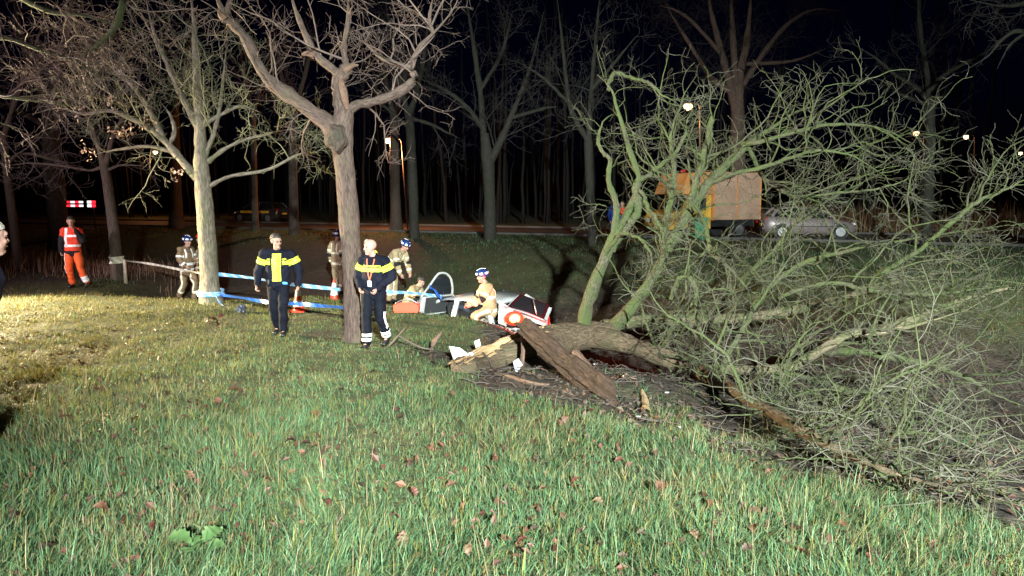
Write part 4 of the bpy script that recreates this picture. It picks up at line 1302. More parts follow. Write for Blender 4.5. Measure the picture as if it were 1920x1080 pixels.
M['red_vest'] = cloth("red_vest_cloth", (.62, .045, .025), (.72, .07, .035), .7)
M['blue_cloth'] = cloth("blue_cloth", (.012, .03, .16), (.02, .05, .22))
M['hivis'] = cloth("hi_vis_yellow", (.72, .82, .05), (.80, .88, .12), .6, .1)
M['hivis_dim'] = cloth("hi_vis_yellow_band", (.55, .66, .06), (.62, .72, .10), .6, .1)
M['reflect'] = mat("reflective_tape", (.86, .87, .84), .35)
M['reflect_tan'] = mat("reflective_tape_tan", (.80, .78, .55), .4)
M['boot'] = mat("boot_leather", (.014, .013, .013), .45)
M['helmet_blue'] = mat("helmet_blue", (.012, .03, .13), .25, coat=.5)
M['helmet_red'] = mat("helmet_red", (.50, .03, .02), .3, coat=.5)
M['helmet_white'] = mat("helmet_stripe", (.8, .82, .85), .3)
M['lanyard'] = mat("lanyard_orange", (.65, .14, .06), .6)
M['badge'] = mat("badge_card", (.75, .74, .74), .4)


def stance(**o):
    """Joints of a 1.8 m figure facing -y; +x is its left. Overrides by keyword."""
    J = dict(pelvis=vec(0, 0, .95), belly=vec(0, -.01, 1.10), chest=vec(0, 0, 1.30), neck=vec(0, .01, 1.49), head=vec(0, -.03, 1.665),
             shl=vec(.185, .01, 1.425), ell=vec(.255, .03, 1.14), wrl=vec(.265, -.06, .89),
             shr=vec(-.185, .01, 1.425), elr=vec(-.255, .03, 1.14), wrr=vec(-.265, -.06, .89),
             hil=vec(.095, 0, .92), knl=vec(.105, -.02, .50), anl=vec(.11, .03, .09), tol=vec(.135, -.13, .035),
             hir=vec(-.095, 0, .92), knr=vec(-.105, -.02, .50), anr=vec(-.11, .03, .09), tor=vec(-.135, -.13, .035))
    for k, v in o.items():
        J[k] = vec(*v)
    return J


def hand(S, wr, d, palm, thumb_side, curl=.5, sc=1.0):
    """Palm, four bent fingers of unequal length and a thumb; d hand direction, palm the palm's facing."""
    d = unit(d); palm = unit(palm - (palm @ d) * d)
    sdir = np.cross(d, palm)
    if sdir @ thumb_side < 0:
        sdir = -sdir
    c0, c1 = wr + d * .02, wr + d * .085 * sc
    S.chain([wr - d * .03, c0, c1], [(.030, .024), (.036, .019), (.041, .016)], lat=sdir)
    for i, (off, ln) in enumerate(((.030, .070), (.010, .078), (-.011, .073), (-.031, .056))):
        b_ = c1 + sdir * off
        d1 = unit(d * math.cos(curl * .7) + palm * math.sin(curl * .7))
        d2 = unit(d * math.cos(curl * 1.7) + palm * math.sin(curl * 1.7))
        d3 = unit(d * math.cos(curl * 2.5) + palm * math.sin(curl * 2.5))
        S.chain([b_ - d * .02, b_ + d1 * ln * .45, b_ + d1 * ln * .45 + d2 * ln * .32, b_ + d1 * ln * .45 + d2 * ln * .32 + d3 * ln * .25], [.0105, .0098, .0092, .008], n=8)
    tb = wr + d * .025 + sdir * .028
    t1 = unit(d * .7 + sdir * .65 + palm * .25)
    t2 = unit(d * .9 + sdir * .15 + palm * .5)
    S.chain([tb - t1 * .01, tb + t1 * .04, tb + t1 * .04 + t2 * .03], [.014, .012, .0095], n=8)


def person(label, loc, rz, J, W, look=0.0, nod=0.0, vox=.010, group=None, height=1.8, seed=1):
    """W: dict of clothing choices. look: head yaw (+ to the figure's left)."""
    root = empty("person", loc, rz)
    root.scale = (height / 1.8,) * 3
    print(label[:40], [round(float(q), 2) for q in loc], height)
    tag(root, label, "person", group)
    lat = unit(J['shl'] - J['shr'])
    # the body, one continuous mesh
    S = Shape()
    S.chain([J['pelvis'], J['belly'], J['chest'], (J['shl'] + J['shr']) / 2], [(.135, .095), (.125, .09), (.15, .10), (.13, .07)], lat=lat)
    S.chain([(J['shl'] + J['shr']) / 2 - unit(J['neck'] - J['chest']) * .02, J['neck'], J['neck'] * .35 + J['head'] * .65 - vec(0, 0, .02)], [.075, .060, .056])
    for a in 'lr':
        S.chain([J['sh' + a], J['el' + a]], [.052, .042]); S.chain([J['el' + a], J['wr' + a]], [.042, .030])
        S.chain([J['hi' + a], J['kn' + a]], [.080, .055]); S.chain([J['kn' + a], J['an' + a]], [.055, .040]); S.chain([J['an' + a], J['to' + a] * .6 + J['an' + a] * .4], [.034, .022])
        hd = unit(J['wr' + a] - J['el' + a])
        hd = unit(hd + vec(*W.get('hand_' + a, (0, 0, 0))))
        inward = -lat if a == 'l' else lat
        front = np.cross(lat, unit(J['chest'] - J['pelvis']))
        if front[1] > 0: front = -front
        S_h = S
        hand(S_h, J['wr' + a], hd, unit(inward + front * .15), front, W.get('curl', .55))
    hc = J['head']
    cy, sy_ = math.cos(look), math.sin(look)
    f = unit(vec(sy_ * math.cos(nod), -cy * math.cos(nod), -math.sin(nod)))
    l_ = vec(cy, sy_, 0)
    up = np.cross(f, l_) * -1
    if up[2] < 0: up = -up
    H = lambda x, y, z: hc + l_ * x + f * y + up * z        # right, forward, up in head space
    S.ball(H(0, -.012, .035), .078, .098, .088, yaw=look)
    S.chain([H(0, .015, -.01), H(0, .035, -.065), H(0, .052, -.098)], [(.070, .07), (.058, .055), (.032, .032)], lat=l_)
    S.chain([H(-.04, .066, .028), H(0, .078, .03), H(.04, .066, .028)], [.02, .02, .02], n=8)
    S.chain([H(0, .086, .018), H(0, .100, -.012), H(0, .105, -.026)], [.010, .013, .016], n=8)
    S.chain([H(-.045, .055, -.025), H(-.03, .068, -.03)], [.022, .02], n=8); S.chain([H(.045, .055, -.025), H(.03, .068, -.03)], [.022, .02], n=8)
    S.chain([H(-.018, .083, -.060), H(.018, .083, -.060)], [.010, .010], n=8)
    S.chain([H(0, .075, -.098), H(0, .07, -.105)], [.02, .018], n=8)
    for sx in (-1, 1):
        S.chain([H(sx * .080, -.012, .03), H(sx * .084, -.016, .0), H(sx * .078, -.008, -.03)], [.013, .014, .010], n=8)
    me = S.remesh("body", vox * .8, 2)
    link("body", me, W.get('skin', M['skin']), root)
    for sx in (-1, 1):
        E = Shape().ball(H(sx * .031, .080, .008), .013, .008, .009, 10, yaw=look)
        link("eye", mesh_np("eye", np.concatenate(E.V), E.Q, E.T), M['eye'], root)
    E = Shape().chain([H(-.02, .0905, -.060), H(0, .0935, -.060), H(.02, .0905, -.060)], [.004, .005, .004], n=8)
    link("mouth", mesh_np("mouth", np.concatenate(E.V), E.Q, E.T), M['lip'], root)

    # trousers
    S = Shape()
    S.chain([J['pelvis'] + vec(0, 0, .10), J['pelvis'], (J['hil'] + J['hir']) / 2 - vec(0, 0, .03)], [(.150, .110), (.165, .122), (.155, .115)], lat=unit(J['hil'] - J['hir']))
    for a in 'lr':
        S.chain([J['hi' + a], J['hi' + a] * .5 + J['kn' + a] * .5, J['kn' + a]], [.108, .096, .080]); S.chain([J['kn' + a], J['kn' + a] * .5 + J['an' + a] * .5, J['an' + a] + vec(0, 0, .03)], [.080, .078, .072])
    tme = S.remesh("trousers", vox, 3, .011, seed)
    tro = link("trousers", tme, W['trousers'], root)
    # jacket
    S = Shape()
    jb = W.get('bulk', 1.0)
    axis_t = unit(J['chest'] - J['pelvis'])
    hem = J['pelvis'] + axis_t * W.get('hem', -.02)
    S.chain([hem, J['belly'], J['chest'], (J['shl'] + J['shr']) / 2], [(.175 * jb, .130 * jb), (.172 * jb, .128 * jb), (.190 * jb, .135 * jb), (.150 * jb, .095 * jb)], lat=lat)
    S.chain([(J['shl'] + J['shr']) / 2, J['neck']], [.088, .074])
    for a in 'lr':
        S.chain([J['sh' + a] * .94 + J['neck'] * .06, J['sh' + a] * .5 + J['el' + a] * .5, J['el' + a]], [.080 * jb, .076 * jb, .067 * jb]); S.chain([J['neck'] - vec(0, 0, .03), J['sh' + a] * .75 + J['neck'] * .25 - vec(0, 0, .01), J['sh' + a]], [.070, .072 * jb, .078 * jb]); S.chain([J['el' + a], J['wr' + a] - unit(J['wr' + a] - J['el' + a]) * .015], [.068 * jb, .052 * jb])
    jme = S.remesh("jacket", vox, 3, .014, seed + 5)
    jo = link("jacket", jme, W['jacket'], root)
    # boots
    for a in 'lr':
        S = Shape()
        S.chain([J['an' + a] + vec(0, 0, .10), J['an' + a]], [.064, .056])
        S.chain([J['an' + a] + vec(0, .02, -.035), J['to' + a] * .7 + J['an' + a] * .3 + vec(0, 0, -.015), J['to' + a]], [(.046, .045), (.052, .042), (.046, .034)])
        link("boot", S.remesh("boot", vox, 2), W.get('boots', M['boot']), root)
    # bands sewn on
    C, N = faces_of(jme)
    front = np.cross(lat, axis_t)
    if front[1] > 0: front = -front
    g_ = {'C': C, 'N': N}
    dl, tl = seg_param(C, [J['shl'], J['ell'], J['wrl']])
    dr, tr_ = seg_param(C, [J['shr'], J['elr'], J['wrr']])
    arm = np.minimum(dl / 1.0, dr)
    ta = np.where(dl < dr, tl, tr_)
    spine = (C - J['pelvis']) @ axis_t
    u = (C - J['pelvis']) @ lat
    on_arm = (arm < .105 * jb) & (np.abs(u) > .13 * jb) & (ta > .05)
    fr = (N @ front) > .1
    T_ = dict(arm=arm, ta=ta, spine=spine, u=u, on_arm=on_arm, front=fr, N=N, C=C, fwd=(C - J['chest']) @ front)
    for (nm, mm, fn) in W.get('bands', ()):
        mk = fn(T_)
        for sel in (on_arm & (u > 0), on_arm & (u <= 0), ~on_arm):
            pm = peel(jme, mk & sel, .006, nm) if (mk & sel).sum() > 5 else None
            if pm: link(nm, pm, mm, jo)
    C, N = faces_of(tme)
    dl, tl = seg_param(C, [J['hil'], J['knl'], J['anl']])
    dr, tr_ = seg_param(C, [J['hir'], J['knr'], J['anr']])
    T2 = dict(t=np.where(dl < dr, tl, tr_), left=dl < dr, C=C, N=N, u=(C - J['pelvis']) @ lat, front=(N @ front) > .2)
    for (nm, mm, fn) in W.get('leg_bands', ()):
        mk = fn(T2)
        for sel in (T2['left'], ~T2['left']):
            pm = peel(tme, mk & sel, .006, nm) if (mk & sel).sum() > 5 else None
            if pm: link(nm, pm, mm, tro)
    # head wear
    hw = W.get('head')
    if hw == 'hair':
        S = Shape()
        S.ball(H(0, -.022, .050), .083, .100, .084, yaw=look)
        m_ = S.remesh("hair", vox * .8, 2, .004, seed)
        C, N = faces_of(m_)
        q = C - hc
        yy, zz = q @ f, q @ up
        keep = (zz > .055 + .25 * (yy - .02)) & (zz > -.03)
        pm = peel(m_, keep | ((yy < -.04) & (zz > -.06)), .006, "hair")
        link("hair", pm, W.get('hair_mat', M['hair_dark']), root)
    elif hw in ('helmet', 'helmet_red'):
        S = Shape()
        S.ball(H(0, -.015, .060), .120, .145, .115, 18, yaw=look)
        m_ = S.remesh("helmet", vox * .8, 2)
        C, N = faces_of(m_)
        q = C - hc
        yy, zz, xx = q @ f, q @ up, q @ l_
        keep = zz > (.020 + .30 * np.clip(yy - .03, 0, 1) - .35 * np.clip(-yy - .02, 0, 1))
        hm = link("helmet", peel(m_, keep, .004, "helmet"), M['helmet_blue'] if hw == 'helmet' else M['helmet_red'], root)
        S = Shape()
        th = np.linspace(-1.1, 1.1, 9)
        S.chain([H(.125 * math.sin(t), .148 * math.cos(t) - .015, .055) for t in th], [(.012, .006)] * 9, n=8)
        link("brim", mesh_np("brim", np.concatenate(S.V), S.Q, S.T), M['black_plastic'], hm)
        if hw == 'helmet':
            chk = keep & (zz > .055) & (zz < .10) & (np.sin(np.arctan2(xx, yy) * 6 + .5) > -.2)
            pm = peel(m_, chk, .008, "helmet_stripe")
            if pm: link("helmet_stripe", pm, M['helmet_white'], hm)
            S = Shape().chain([H(0, -.10, .165), H(0, 0, .182), H(0, .09, .155)], [(.012, .008)] * 3, n=8)
            link("helmet_stripe", mesh_np("helmet_stripe", np.concatenate(S.V), S.Q, S.T), M['helmet_white'], hm)
    root['_h'] = 0
    del root['_h']
    return root, jo, H


# -- clothing sets
POLICE = dict(jacket=M['navy'], trousers=M['navy_trousers'], skin=M['skin'], bulk=1.10, hem=-.03)
POLICE['bands'] = [
    ('yellow_band', M['hivis'], lambda T: np.where(T['on_arm'], (T['ta'] > .34) & (T['ta'] < .56), (T['spine'] > .315) & (T['spine'] < .375))),
    ('thin_yellow_band', M['hivis'], lambda T: np.where(T['on_arm'], (T['ta'] > .22) & (T['ta'] < .295), (T['spine'] > .392) & (T['spine'] < .414))),
]
POLICE_OPEN = dict(POLICE)
POLICE_OPEN['bands'] = [
    ('yellow_band', M['hivis'], lambda T: np.where(T['on_arm'], (T['ta'] > .34) & (T['ta'] < .56), (T['spine'] > .315) & (T['spine'] < .375) & (np.abs(T['u']) > .10))),
    ('thin_yellow_band', M['hivis'], lambda T: np.where(T['on_arm'], (T['ta'] > .22) & (T['ta'] < .295), (T['spine'] > .392) & (T['spine'] < .414) & (np.abs(T['u']) > .10))),
    ('yellow_vest_front', M['hivis'], lambda T: (~T['on_arm']) & T['front'] & (np.abs(T['u'] - .01) < .072) & (T['spine'] > .03) & (T['spine'] < .50)),
    ('pale_zip_strip', M['reflect_tan'], lambda T: (~T['on_arm']) & T['front'] & (np.abs(T['u'] - .045) < .022) & (T['spine'] > .04) & (T['spine'] < .46)),
    ('epaulette', M['badge'], lambda T: T['on_arm'] & (T['ta'] > .04) & (T['ta'] < .09) & (T['N'][:, 2] > .6)),
]
FIRE = dict(jacket=M['tan'], trousers=M['tan'], head='helmet', bulk=1.13, hem=-.14, boots=M['boot'])
FIRE['bands'] = [
    ('reflective_hem', M['reflect_tan'], lambda T: (~T['on_arm']) & (T['spine'] > -.10) & (T['spine'] < -.035)),
    ('reflective_chest_band', M['reflect_tan'], lambda T: (~T['on_arm']) & (T['spine'] > .20) & (T['spine'] < .255)),
    ('reflective_brace', M['reflect_tan'], lambda T: (~T['on_arm']) & (np.abs(np.abs(T['u']) - .10) < .022) & (T['spine'] > .26) & (T['spine'] < .5)),
    ('reflective_cuff', M['reflect_tan'], lambda T: T['on_arm'] & (T['ta'] > 1.62) & (T['ta'] < 1.82)),
    ('reflective_sleeve_band', M['reflect_tan'], lambda T: T['on_arm'] & (T['ta'] > .55) & (T['ta'] < .72)),
    ('dark_elbow', M['black_cloth'], lambda T: T['on_arm'] & (T['ta'] > .9) & (T['ta'] < 1.2) & (T['u'] > 0)), ('dark_elbow', M['black_cloth'], lambda T: T['on_arm'] & (T['ta'] > .9) & (T['ta'] < 1.2) & (T['u'] < 0)),
]
FIRE['leg_bands'] = [('reflective_leg_band', M['reflect_tan'], lambda T: (T['t'] > 1.52) & (T['t'] < 1.68)),
                     ('reflective_side_stripe', M['reflect_tan'], lambda T: (T['t'] > .15) & (T['t'] < 1.5) & (np.abs(T['N'][:, 0]) > .93))]


def stand_at(px, py):
    p = ground_at(px, py)
    return tuple(p)


def foot(px, Y):
    x = (px - 960) / F * Y
    p = at(px, 500, Y)
    return (p[0], Y, tz(p[0], Y))


# first officer, walking towards us, looking to the picture's right
J = stance(head=(.0, -.05, 1.66), ell=(.335, .04, 1.16), wrl=(.35, -.06, .91), elr=(-.335, .03, 1.16), wrr=(-.34, -.10, .91),
           knl=(.10, -.16, .52), anl=(.08, -.10, .12), tol=(.10, -.27, .07), knr=(-.10, -.01, .50), anr=(-.09, .20, .13), tor=(-.11, .06, .05), shl=(.225, .01, 1.425), shr=(-.225, .01, 1.425))
W = dict(POLICE_OPEN); W.update(head='hair', curl=.9, bulk=1.2)
o1, j1, H1 = person("dark-haired officer in navy jacket with open yellow front striding over the grass", stand_at(526, 631), R(3), J, W, look=.75, nod=.12, vox=.0085, height=1.84)
# glasses, belt phone, ear piece
for sx in (-1, 1):
    S = Shape().chain([H1(sx * .031 + .02 * math.cos(t), .097, .010 + .016 * math.sin(t)) for t in np.linspace(0, 2 * PI, 11)], [.0028] * 11, n=6)
    g1 = link("glasses", mesh_np("glasses", np.concatenate(S.V), S.Q, S.T), M['black_plastic'], o1)
S = Shape().chain([(.11, -.135, .955), (.17, -.12, .945)], [(.018, .03)] * 2, n=8)
link("blue_glove", S.remesh("blue_glove", .008, 1, .01), mat("blue_glove", (.05, .30, .65), .4), o1)
S = Shape().chain([(-.14, -.13, 1.0), (-.14, -.135, .93)], [(.03, .02)] * 2, n=8)
link("radio", mesh_np("radio", np.concatenate(S.V), S.Q, S.T), M['black_plastic'], o1)

# second officer, bald, lanyard
J = stance(head=(-.03, -.05, 1.655), ell=(.29, .06, 1.17), wrl=(.13, -.17, 1.00), elr=(-.29, .04, 1.17), wrr=(-.16, -.18, 1.01),
           knl=(.12, -.04, .50), anl=(.13, .18, .14), tol=(.13, .03, .06), knr=(-.09, -.15, .51), anr=(-.08, -.15, .10), tor=(-.10, -.31, .035))
W = dict(POLICE); W.update(skin=M['skin_pink'], curl=.95, hand_l=(-.1, -.2, -.9), hand_r=(.1, -.2, -.9),
                           leg_bands=[('reflective_ankle_band', M['reflect'], lambda T: ((T['t'] > 1.60) & (T['t'] < 1.72)) | ((T['t'] > 1.78) & (T['t'] < 1.90))),
                                      ('reflective_side_stripe', M['reflect'], lambda T: T['left'] & (T['t'] > .75) & (T['t'] < 1.5) & (T['N'][:, 0] > .95))])
o2, j2, H2 = person("bald officer in navy jacket with orange lanyard walking beside the middle tree", stand_at(704, 652), R(-14), J, W, look=-.75, nod=.08, vox=.0085, height=1.82, seed=3)
for pts in (((-.07, -.10, 1.47), (-.045, -.155, 1.30), (-.005, -.165, 1.13)), ((.06, -.10, 1.47), (.04, -.155, 1.30), (.0, -.17, 1.13))):
    S = Shape().chain(pts, [(.011, .004)] * 3, n=8)
    link("lanyard", mesh_np("lanyard", np.concatenate(S.V), S.Q, S.T), M['lanyard'], o2)
S = Shape().chain([(-.002, -.172, 1.12), (-.002, -.175, 1.03)], [(.036, .005)] * 2, n=8)
link("badge_card", mesh_np("badge_card", np.concatenate(S.V), S.Q, S.T), M['badge'], o2)
S = Shape().chain([(-.17, -.06, .93), (-.18, -.06, .78), (-.18, -.05, .62)], [(.05, .035), (.04, .03), (.03, .02)], n=10)
link("holster", S.remesh("holster", .01, 1), M['black_plastic'], o2)

# ambulance worker in orange, hand raised to the face
J = stance(head=(.01, -.05, 1.66), elr=(-.28, .06, 1.15), wrr=(-.26, -.03, .92), ell=(.27, -.08, 1.20), wrl=(.13, -.17, 1.47),
           knl=(.17, -.10, .52), anl=(.27, -.02, .12), tol=(.31, -.17, .07), knr=(-.10, -.06, .50), anr=(-.10, .10, .10), tor=(-.13, -.05, .04))
W = dict(jacket=M['red_vest'], trousers=M['orange'], head='hair', bulk=1.08, hem=-.04, hand_l=(-.2, 0, .4), curl=.8,
         bands=[('black_sleeve', M['black_cloth'], lambda T: T['on_arm'] & (T['ta'] > .42)),
                ('white_shoulder_stripe', M['reflect'], lambda T: (~T['on_arm']) & (np.abs(T['u'] + .105) < .03) & (T['spine'] > .08) & (T['spine'] < .55)),
                ('white_chest_stripe', M['reflect'], lambda T: (~T['on_arm']) & (T['u'] > -.10) & (T['spine'] > .33) & (T['spine'] < .385)),
                ('white_waist_band', M['reflect'], lambda T: (~T['on_arm']) & (T['spine'] > .09) & (T['spine'] < .145)),
                ('dark_hem', M['black_cloth'], lambda T: (~T['on_arm']) & (T['spine'] < -.005))],
         leg_bands=[('white_shin_band', M['reflect'], lambda T: T['left'] & (T['t'] > 1.55) & (T['t'] < 1.9)),
                    ('white_side_stripe', M['reflect'], lambda T: (~T['left']) & (T['t'] > .05) & (T['t'] < 1.3) & (T['N'][:, 0] < -.8))])
person("ambulance worker in red vest and orange trousers holding a hand to the face", stand_at(142, 540), R(8), J, W, look=.3, nod=.2, vox=.011, height=1.83, seed=9)

# firefighters
J = stance(head=(.0, -.09, 1.64), neck=(0, -.03, 1.48), ell=(.22, -.10, 1.16), wrl=(.16, -.30, 1.12), elr=(-.24, -.02, 1.15), wrr=(-.2, -.2, 1.0),
           knl=(.10, -.20, .52), anl=(.10, -.12, .10), tol=(.11, -.28, .04), knr=(-.10, .02, .5), anr=(-.1, .25, .14), tor=(-.11, .12, .05))
W = dict(FIRE); W.update(jacket=M['brown_tan'], trousers=M['brown_tan'])
W['bands'] = [(n_, M['reflect'] if mm is M['reflect_tan'] else mm, fn) for n_, mm, fn in FIRE['bands'] if n_ not in ('dark_elbow', 'reflective_chest_band')] + [('reflective_waist_band', M['reflect'], lambda T: (~T['on_arm']) & (T['spine'] > .05) & (T['spine'] < .12))]
person("firefighter in brown turnout coat and blue helmet walking just left of the bright tree", foot(350, 21.0), R(62), J, W, look=0, nod=.1, vox=.012, height=1.80, seed=11)
J = stance(ell=(.26, -.06, 1.16), wrl=(.2, -.25, 1.05))
W = dict(FIRE); W.update(head='helmet_red', jacket=M['brown_tan'], trousers=M['brown_tan'])
person("firefighter in a red helmet mostly hidden behind the bright tree", foot(381, 21.6), R(-50), J, W, look=0, vox=.013, height=1.82, seed=12)
J = stance(head=(0, -.06, 1.65), anl=(.09, .04, .09), knr=(-.09, -.08, .5), anr=(-.06, -.02, .09))
W = dict(FIRE)
person("firefighter in pale tan turnout gear standing behind the middle tree", foot(633, 22.4), R(150), J, W, look=.2, vox=.012, height=1.86, seed=13)
J = stance(chest=(0, -.18, 1.25), neck=(0, -.33, 1.38), head=(0, -.44, 1.50), shl=(.18, -.26, 1.34), shr=(-.18, -.26, 1.34), belly=(0, -.06, 1.10),
           ell=(.23, -.34, 1.06), wrl=(.20, -.42, .80), elr=(-.23, -.34, 1.06), wrr=(-.18, -.42, .80), anl=(.12, .05, .09))
W = dict(FIRE)
person("firefighter in pale tan gear bending forward right of the bald officer", foot(734, 20.6), R(62), J, W, look=0, nod=.5, vox=.012, height=1.86, seed=14)
J = stance()
W = dict(POLICE_OPEN); W.update(head='hair', jacket=M['black_cloth'], trousers=M['black_cloth'], hair_mat=M['hair_grey'])
W['bands'] = [('yellow_shoulder', M['hivis'], lambda T: (~T['on_arm']) & (T['u'] > .05) & (T['spine'] > .30) & (T['spine'] < .55)), ('yellow_sleeve', M['hivis'], lambda T: T['on_arm'] & (T['ta'] < .5) & (T['u'] > 0))]
person("person in dark clothes with yellow shoulder half hidden behind the bald officer", foot(690, 20.0), R(10), J, W, look=.1, vox=.013, height=1.74, seed=15)
# at the wreck: leaning on the sill, one knee up
J = stance(head=(0, -.17, 1.62), neck=(0, -.09, 1.46), chest=(0, -.05, 1.28), shl=(.18, -.07, 1.40), shr=(-.18, -.07, 1.40), ell=(.25, -.22, 1.16), wrl=(.18, -.44, 1.05), elr=(-.24, -.20, 1.14), wrr=(-.19, -.42, 1.0),
           knl=(.12, -.38, .80), anl=(.12, -.34, .38), tol=(.13, -.50, .34), knr=(-.11, -.05, .50), anr=(-.11, .02, .09))
W = dict(FIRE)
person("firefighter with a blue checkered helmet leaning into the wrecked white car", (*at(918, 560, 16.7)[:2], -1.33), R(-72), J, W, look=0, nod=.15, vox=.011, height=1.80, seed=16)
# kneeling behind the open door
J = stance(pelvis=(0, .05, .42), belly=(0, -.02, .58), chest=(0, -.14, .76), neck=(0, -.26, .92), head=(0, -.36, 1.05), shl=(.18, -.2, .87), shr=(-.18, -.2, .87), ell=(.24, -.33, .62), wrl=(.16, -.52, .48), elr=(-.24, -.33, .62), wrr=(-.14, -.5, .45),
           hil=(.095, .04, .40), knl=(.16, -.36, .42), anl=(.15, -.26, .08), tol=(.16, -.42, .03), hir=(-.095, .04, .40), knr=(-.15, -.33, .10), anr=(-.13, .08, .08), tor=(-.13, .22, .03))
W = dict(FIRE); W['head'] = 'hair'; W['hair_mat'] = M['hair_dark']
person("firefighter in tan gear crouching on the ground left of the open car door", foot(766, 19.2), R(70), J, W, look=0, nod=.5, vox=.013, height=1.70, seed=17)
# someone leaning into the frame at the left edge
J = stance(pelvis=(0, 0, .93), belly=(.08, -.01, 1.08), chest=(.20, -.03, 1.26), neck=(.33, -.05, 1.43), head=(.44, -.09, 1.59), shl=(.40, -.05, 1.31), shr=(.07, .0, 1.44), ell=(.44, -.22, 1.12), wrl=(.44, -.42, 1.25), elr=(-.06, -.05, 1.15), wrr=(-.02, -.2, .95))
W = dict(jacket=M['navy'], trousers=M['navy_trousers'], head='hair', hair_mat=M['hair_grey'], bulk=1.1, skin=M['skin_pink'])
lx = at(12, 420, 6.0)
person("person with pale grey hair partly cut off by the picture's left edge", (lx[0] - .54, 6.0, tz(lx[0], 6.0)), R(0), J, W, look=2.7, nod=.05, vox=.009, height=1.98, seed=18)
# far figures by the truck
J = stance(ell=(.25, -.04, 1.16), wrl=(.2, -.2, 1.0))
W = dict(jacket=M['blue_cloth'], trousers=M['blue_cloth'], head='hair', bulk=1.1)
person("person in dark blue work clothes standing on the road left of the orange truck", foot(1150, 34.0), R(30), J, W, vox=.016, height=1.85, seed=19)
W = dict(jacket=M['red_vest'], trousers=M['navy_trousers'], head='hair', bulk=1.1)
person("person in a red jacket standing just behind the one in blue", foot(1165, 34.8), R(-30), J, W, vox=.016, height=1.75, seed=20)


# ------------------------------------------------------------------ vehicles
def bm_obj(name, bm, m, parent=None, loc=None, sm=False, bevel=0.0):
    if bevel:
        bmesh.ops.bevel(bm, geom=[e for e in bm.edges if e.calc_face_angle(0) > .5], offset=bevel, segments=2, affect='EDGES')
    bmesh.ops.recalc_face_normals(bm, faces=bm.faces)
    me = bpy.data.meshes.new(name)
    bm.to_mesh(me); bm.free()
    if sm:
        me.polygons.foreach_set("use_smooth", np.ones(len(me.polygons), dtype=bool))
    return link(name, me, m, parent, loc)


def box(name, size, loc, m, parent=None, bevel=.01, rot=None):
    bm = bmesh.new()
    bmesh.ops.create_cube(bm, size=1)
    for v in bm.verts:
        v.co = Vector((v.co.x * size[0], v.co.y * size[1], v.co.z * size[2]))
    o = bm_obj(name, bm, m, parent, loc, bevel=min(bevel, min(size) * .45))
    if rot: o.rotation_euler = rot
    return o


def prism(name, poly, y0, y1, m, parent=None, bevel=.02, loc=None):
    """A side profile in (x,z) extruded from y0 to y1."""
    bm = bmesh.new()
    a = [bm.verts.new((x, y0, z)) for x, z in poly]
    c = [bm.verts.new((x, y1, z)) for x, z in poly]
    bm.faces.new(a); bm.faces.new(c[::-1])
    n = len(poly)
    for i in range(n):
        bm.faces.new((a[i], c[i], c[(i + 1) % n], a[(i + 1) % n]))
    return bm_obj(name, bm, m, parent, loc, bevel=bevel)


def slab_of(name, corners, th, m, parent=None, bevel=0.0):
    """A pane or panel: polygon with thickness."""
    P = [Vector(c) for c in corners]
    n = (P[1] - P[0]).cross(P[-1] - P[0]).normalized() * th
    bm = bmesh.new()
    a = [bm.verts.new(p) for p in P]; c = [bm.verts.new(p + n) for p in P]
    bm.faces.new(a); bm.faces.new(c[::-1])
    for i in range(len(P)):
        j = (i + 1) % len(P)
        bm.faces.new((a[i], c[i], c[j], a[j]))
    return bm_obj(name, bm, m, parent, bevel=bevel)


def disc(name, r, w, loc, m, parent=None, n=22, hole=0.0):
    """A short cylinder lying along y."""
    bm = bmesh.new()
    prof = [(hole, -w / 2), (r * .93, -w / 2), (r, -w * .3), (r, w * .3), (r * .93, w / 2), (hole, w / 2)]
    rings = [[bm.verts.new((rr * math.cos(k * 2 * PI / n), yy, rr * math.sin(k * 2 * PI / n))) for k in range(n)] for rr, yy in prof] if hole else \
        [[bm.verts.new((max(rr, .004) * math.cos(k * 2 * PI / n), yy, max(rr, .004) * math.sin(k * 2 * PI / n))) for k in range(n)] for rr, yy in prof]
    for i in range(len(rings) - 1):
        for k in range(n):
            bm.faces.new((rings[i][k], rings[i][(k + 1) % n], rings[i + 1][(k + 1) % n], rings[i + 1][k]))
    if hole:
        for k in range(n):
            bm.faces.new((rings[-1][k], rings[-1][(k + 1) % n], rings[0][(k + 1) % n], rings[0][k]))
    return bm_obj(name, bm, m, parent, loc, sm=False)


def rod(name, pts, r, m, parent=None, sides=8, origin=(0, 0, 0)):
    c = curve([[*p, r] for p in pts], max(6, len(pts) * 4)) if len(pts) > 2 else np.array([[*p, r] for p in pts], float)
    return link(name, tubes_mesh(name, [(c[None, :, :3], c[None, :, 3], sides, 0)], origin, caps=True), m, parent)


M['glass'] = mat("car_glass", (.012, .014, .017), .06, spec=.6)
M['car_white'] = mat("car_paint_white", (.46, .47, .48), .3, (.30, .29, .28), 2.2, coat=.4)
M['car_silver'] = mat("car_paint_silver", (.20, .155, .165), .4, coat=.5, metal=.2)
M['car_dark'] = mat("car_paint_dark", (.03, .03, .035), .25, coat=.6)
M['tyre'] = M['rubber']
M['rim'] = mat("wheel_rim", (.45, .45, .46), .35, metal=.8)
M['interior'] = mat("car_interior", (.02, .02, .022), .8)
M['lens_red'] = mat("lamp_lens_red", (.45, .02, .015), .15)
M['lens_clear'] = mat("lamp_lens_clear", (.75, .76, .78), .12)
M['plate_yellow'] = mat("plate_yellow", (.75, .48, .04), .5)
M['dark_red'] = mat("dark_red_trim", (.035, .006, .007), .3)
M['glow_orange'] = mat("indicator_lit", (1, .45, .12), .4, emit=(1, .34, .06), estr=7)
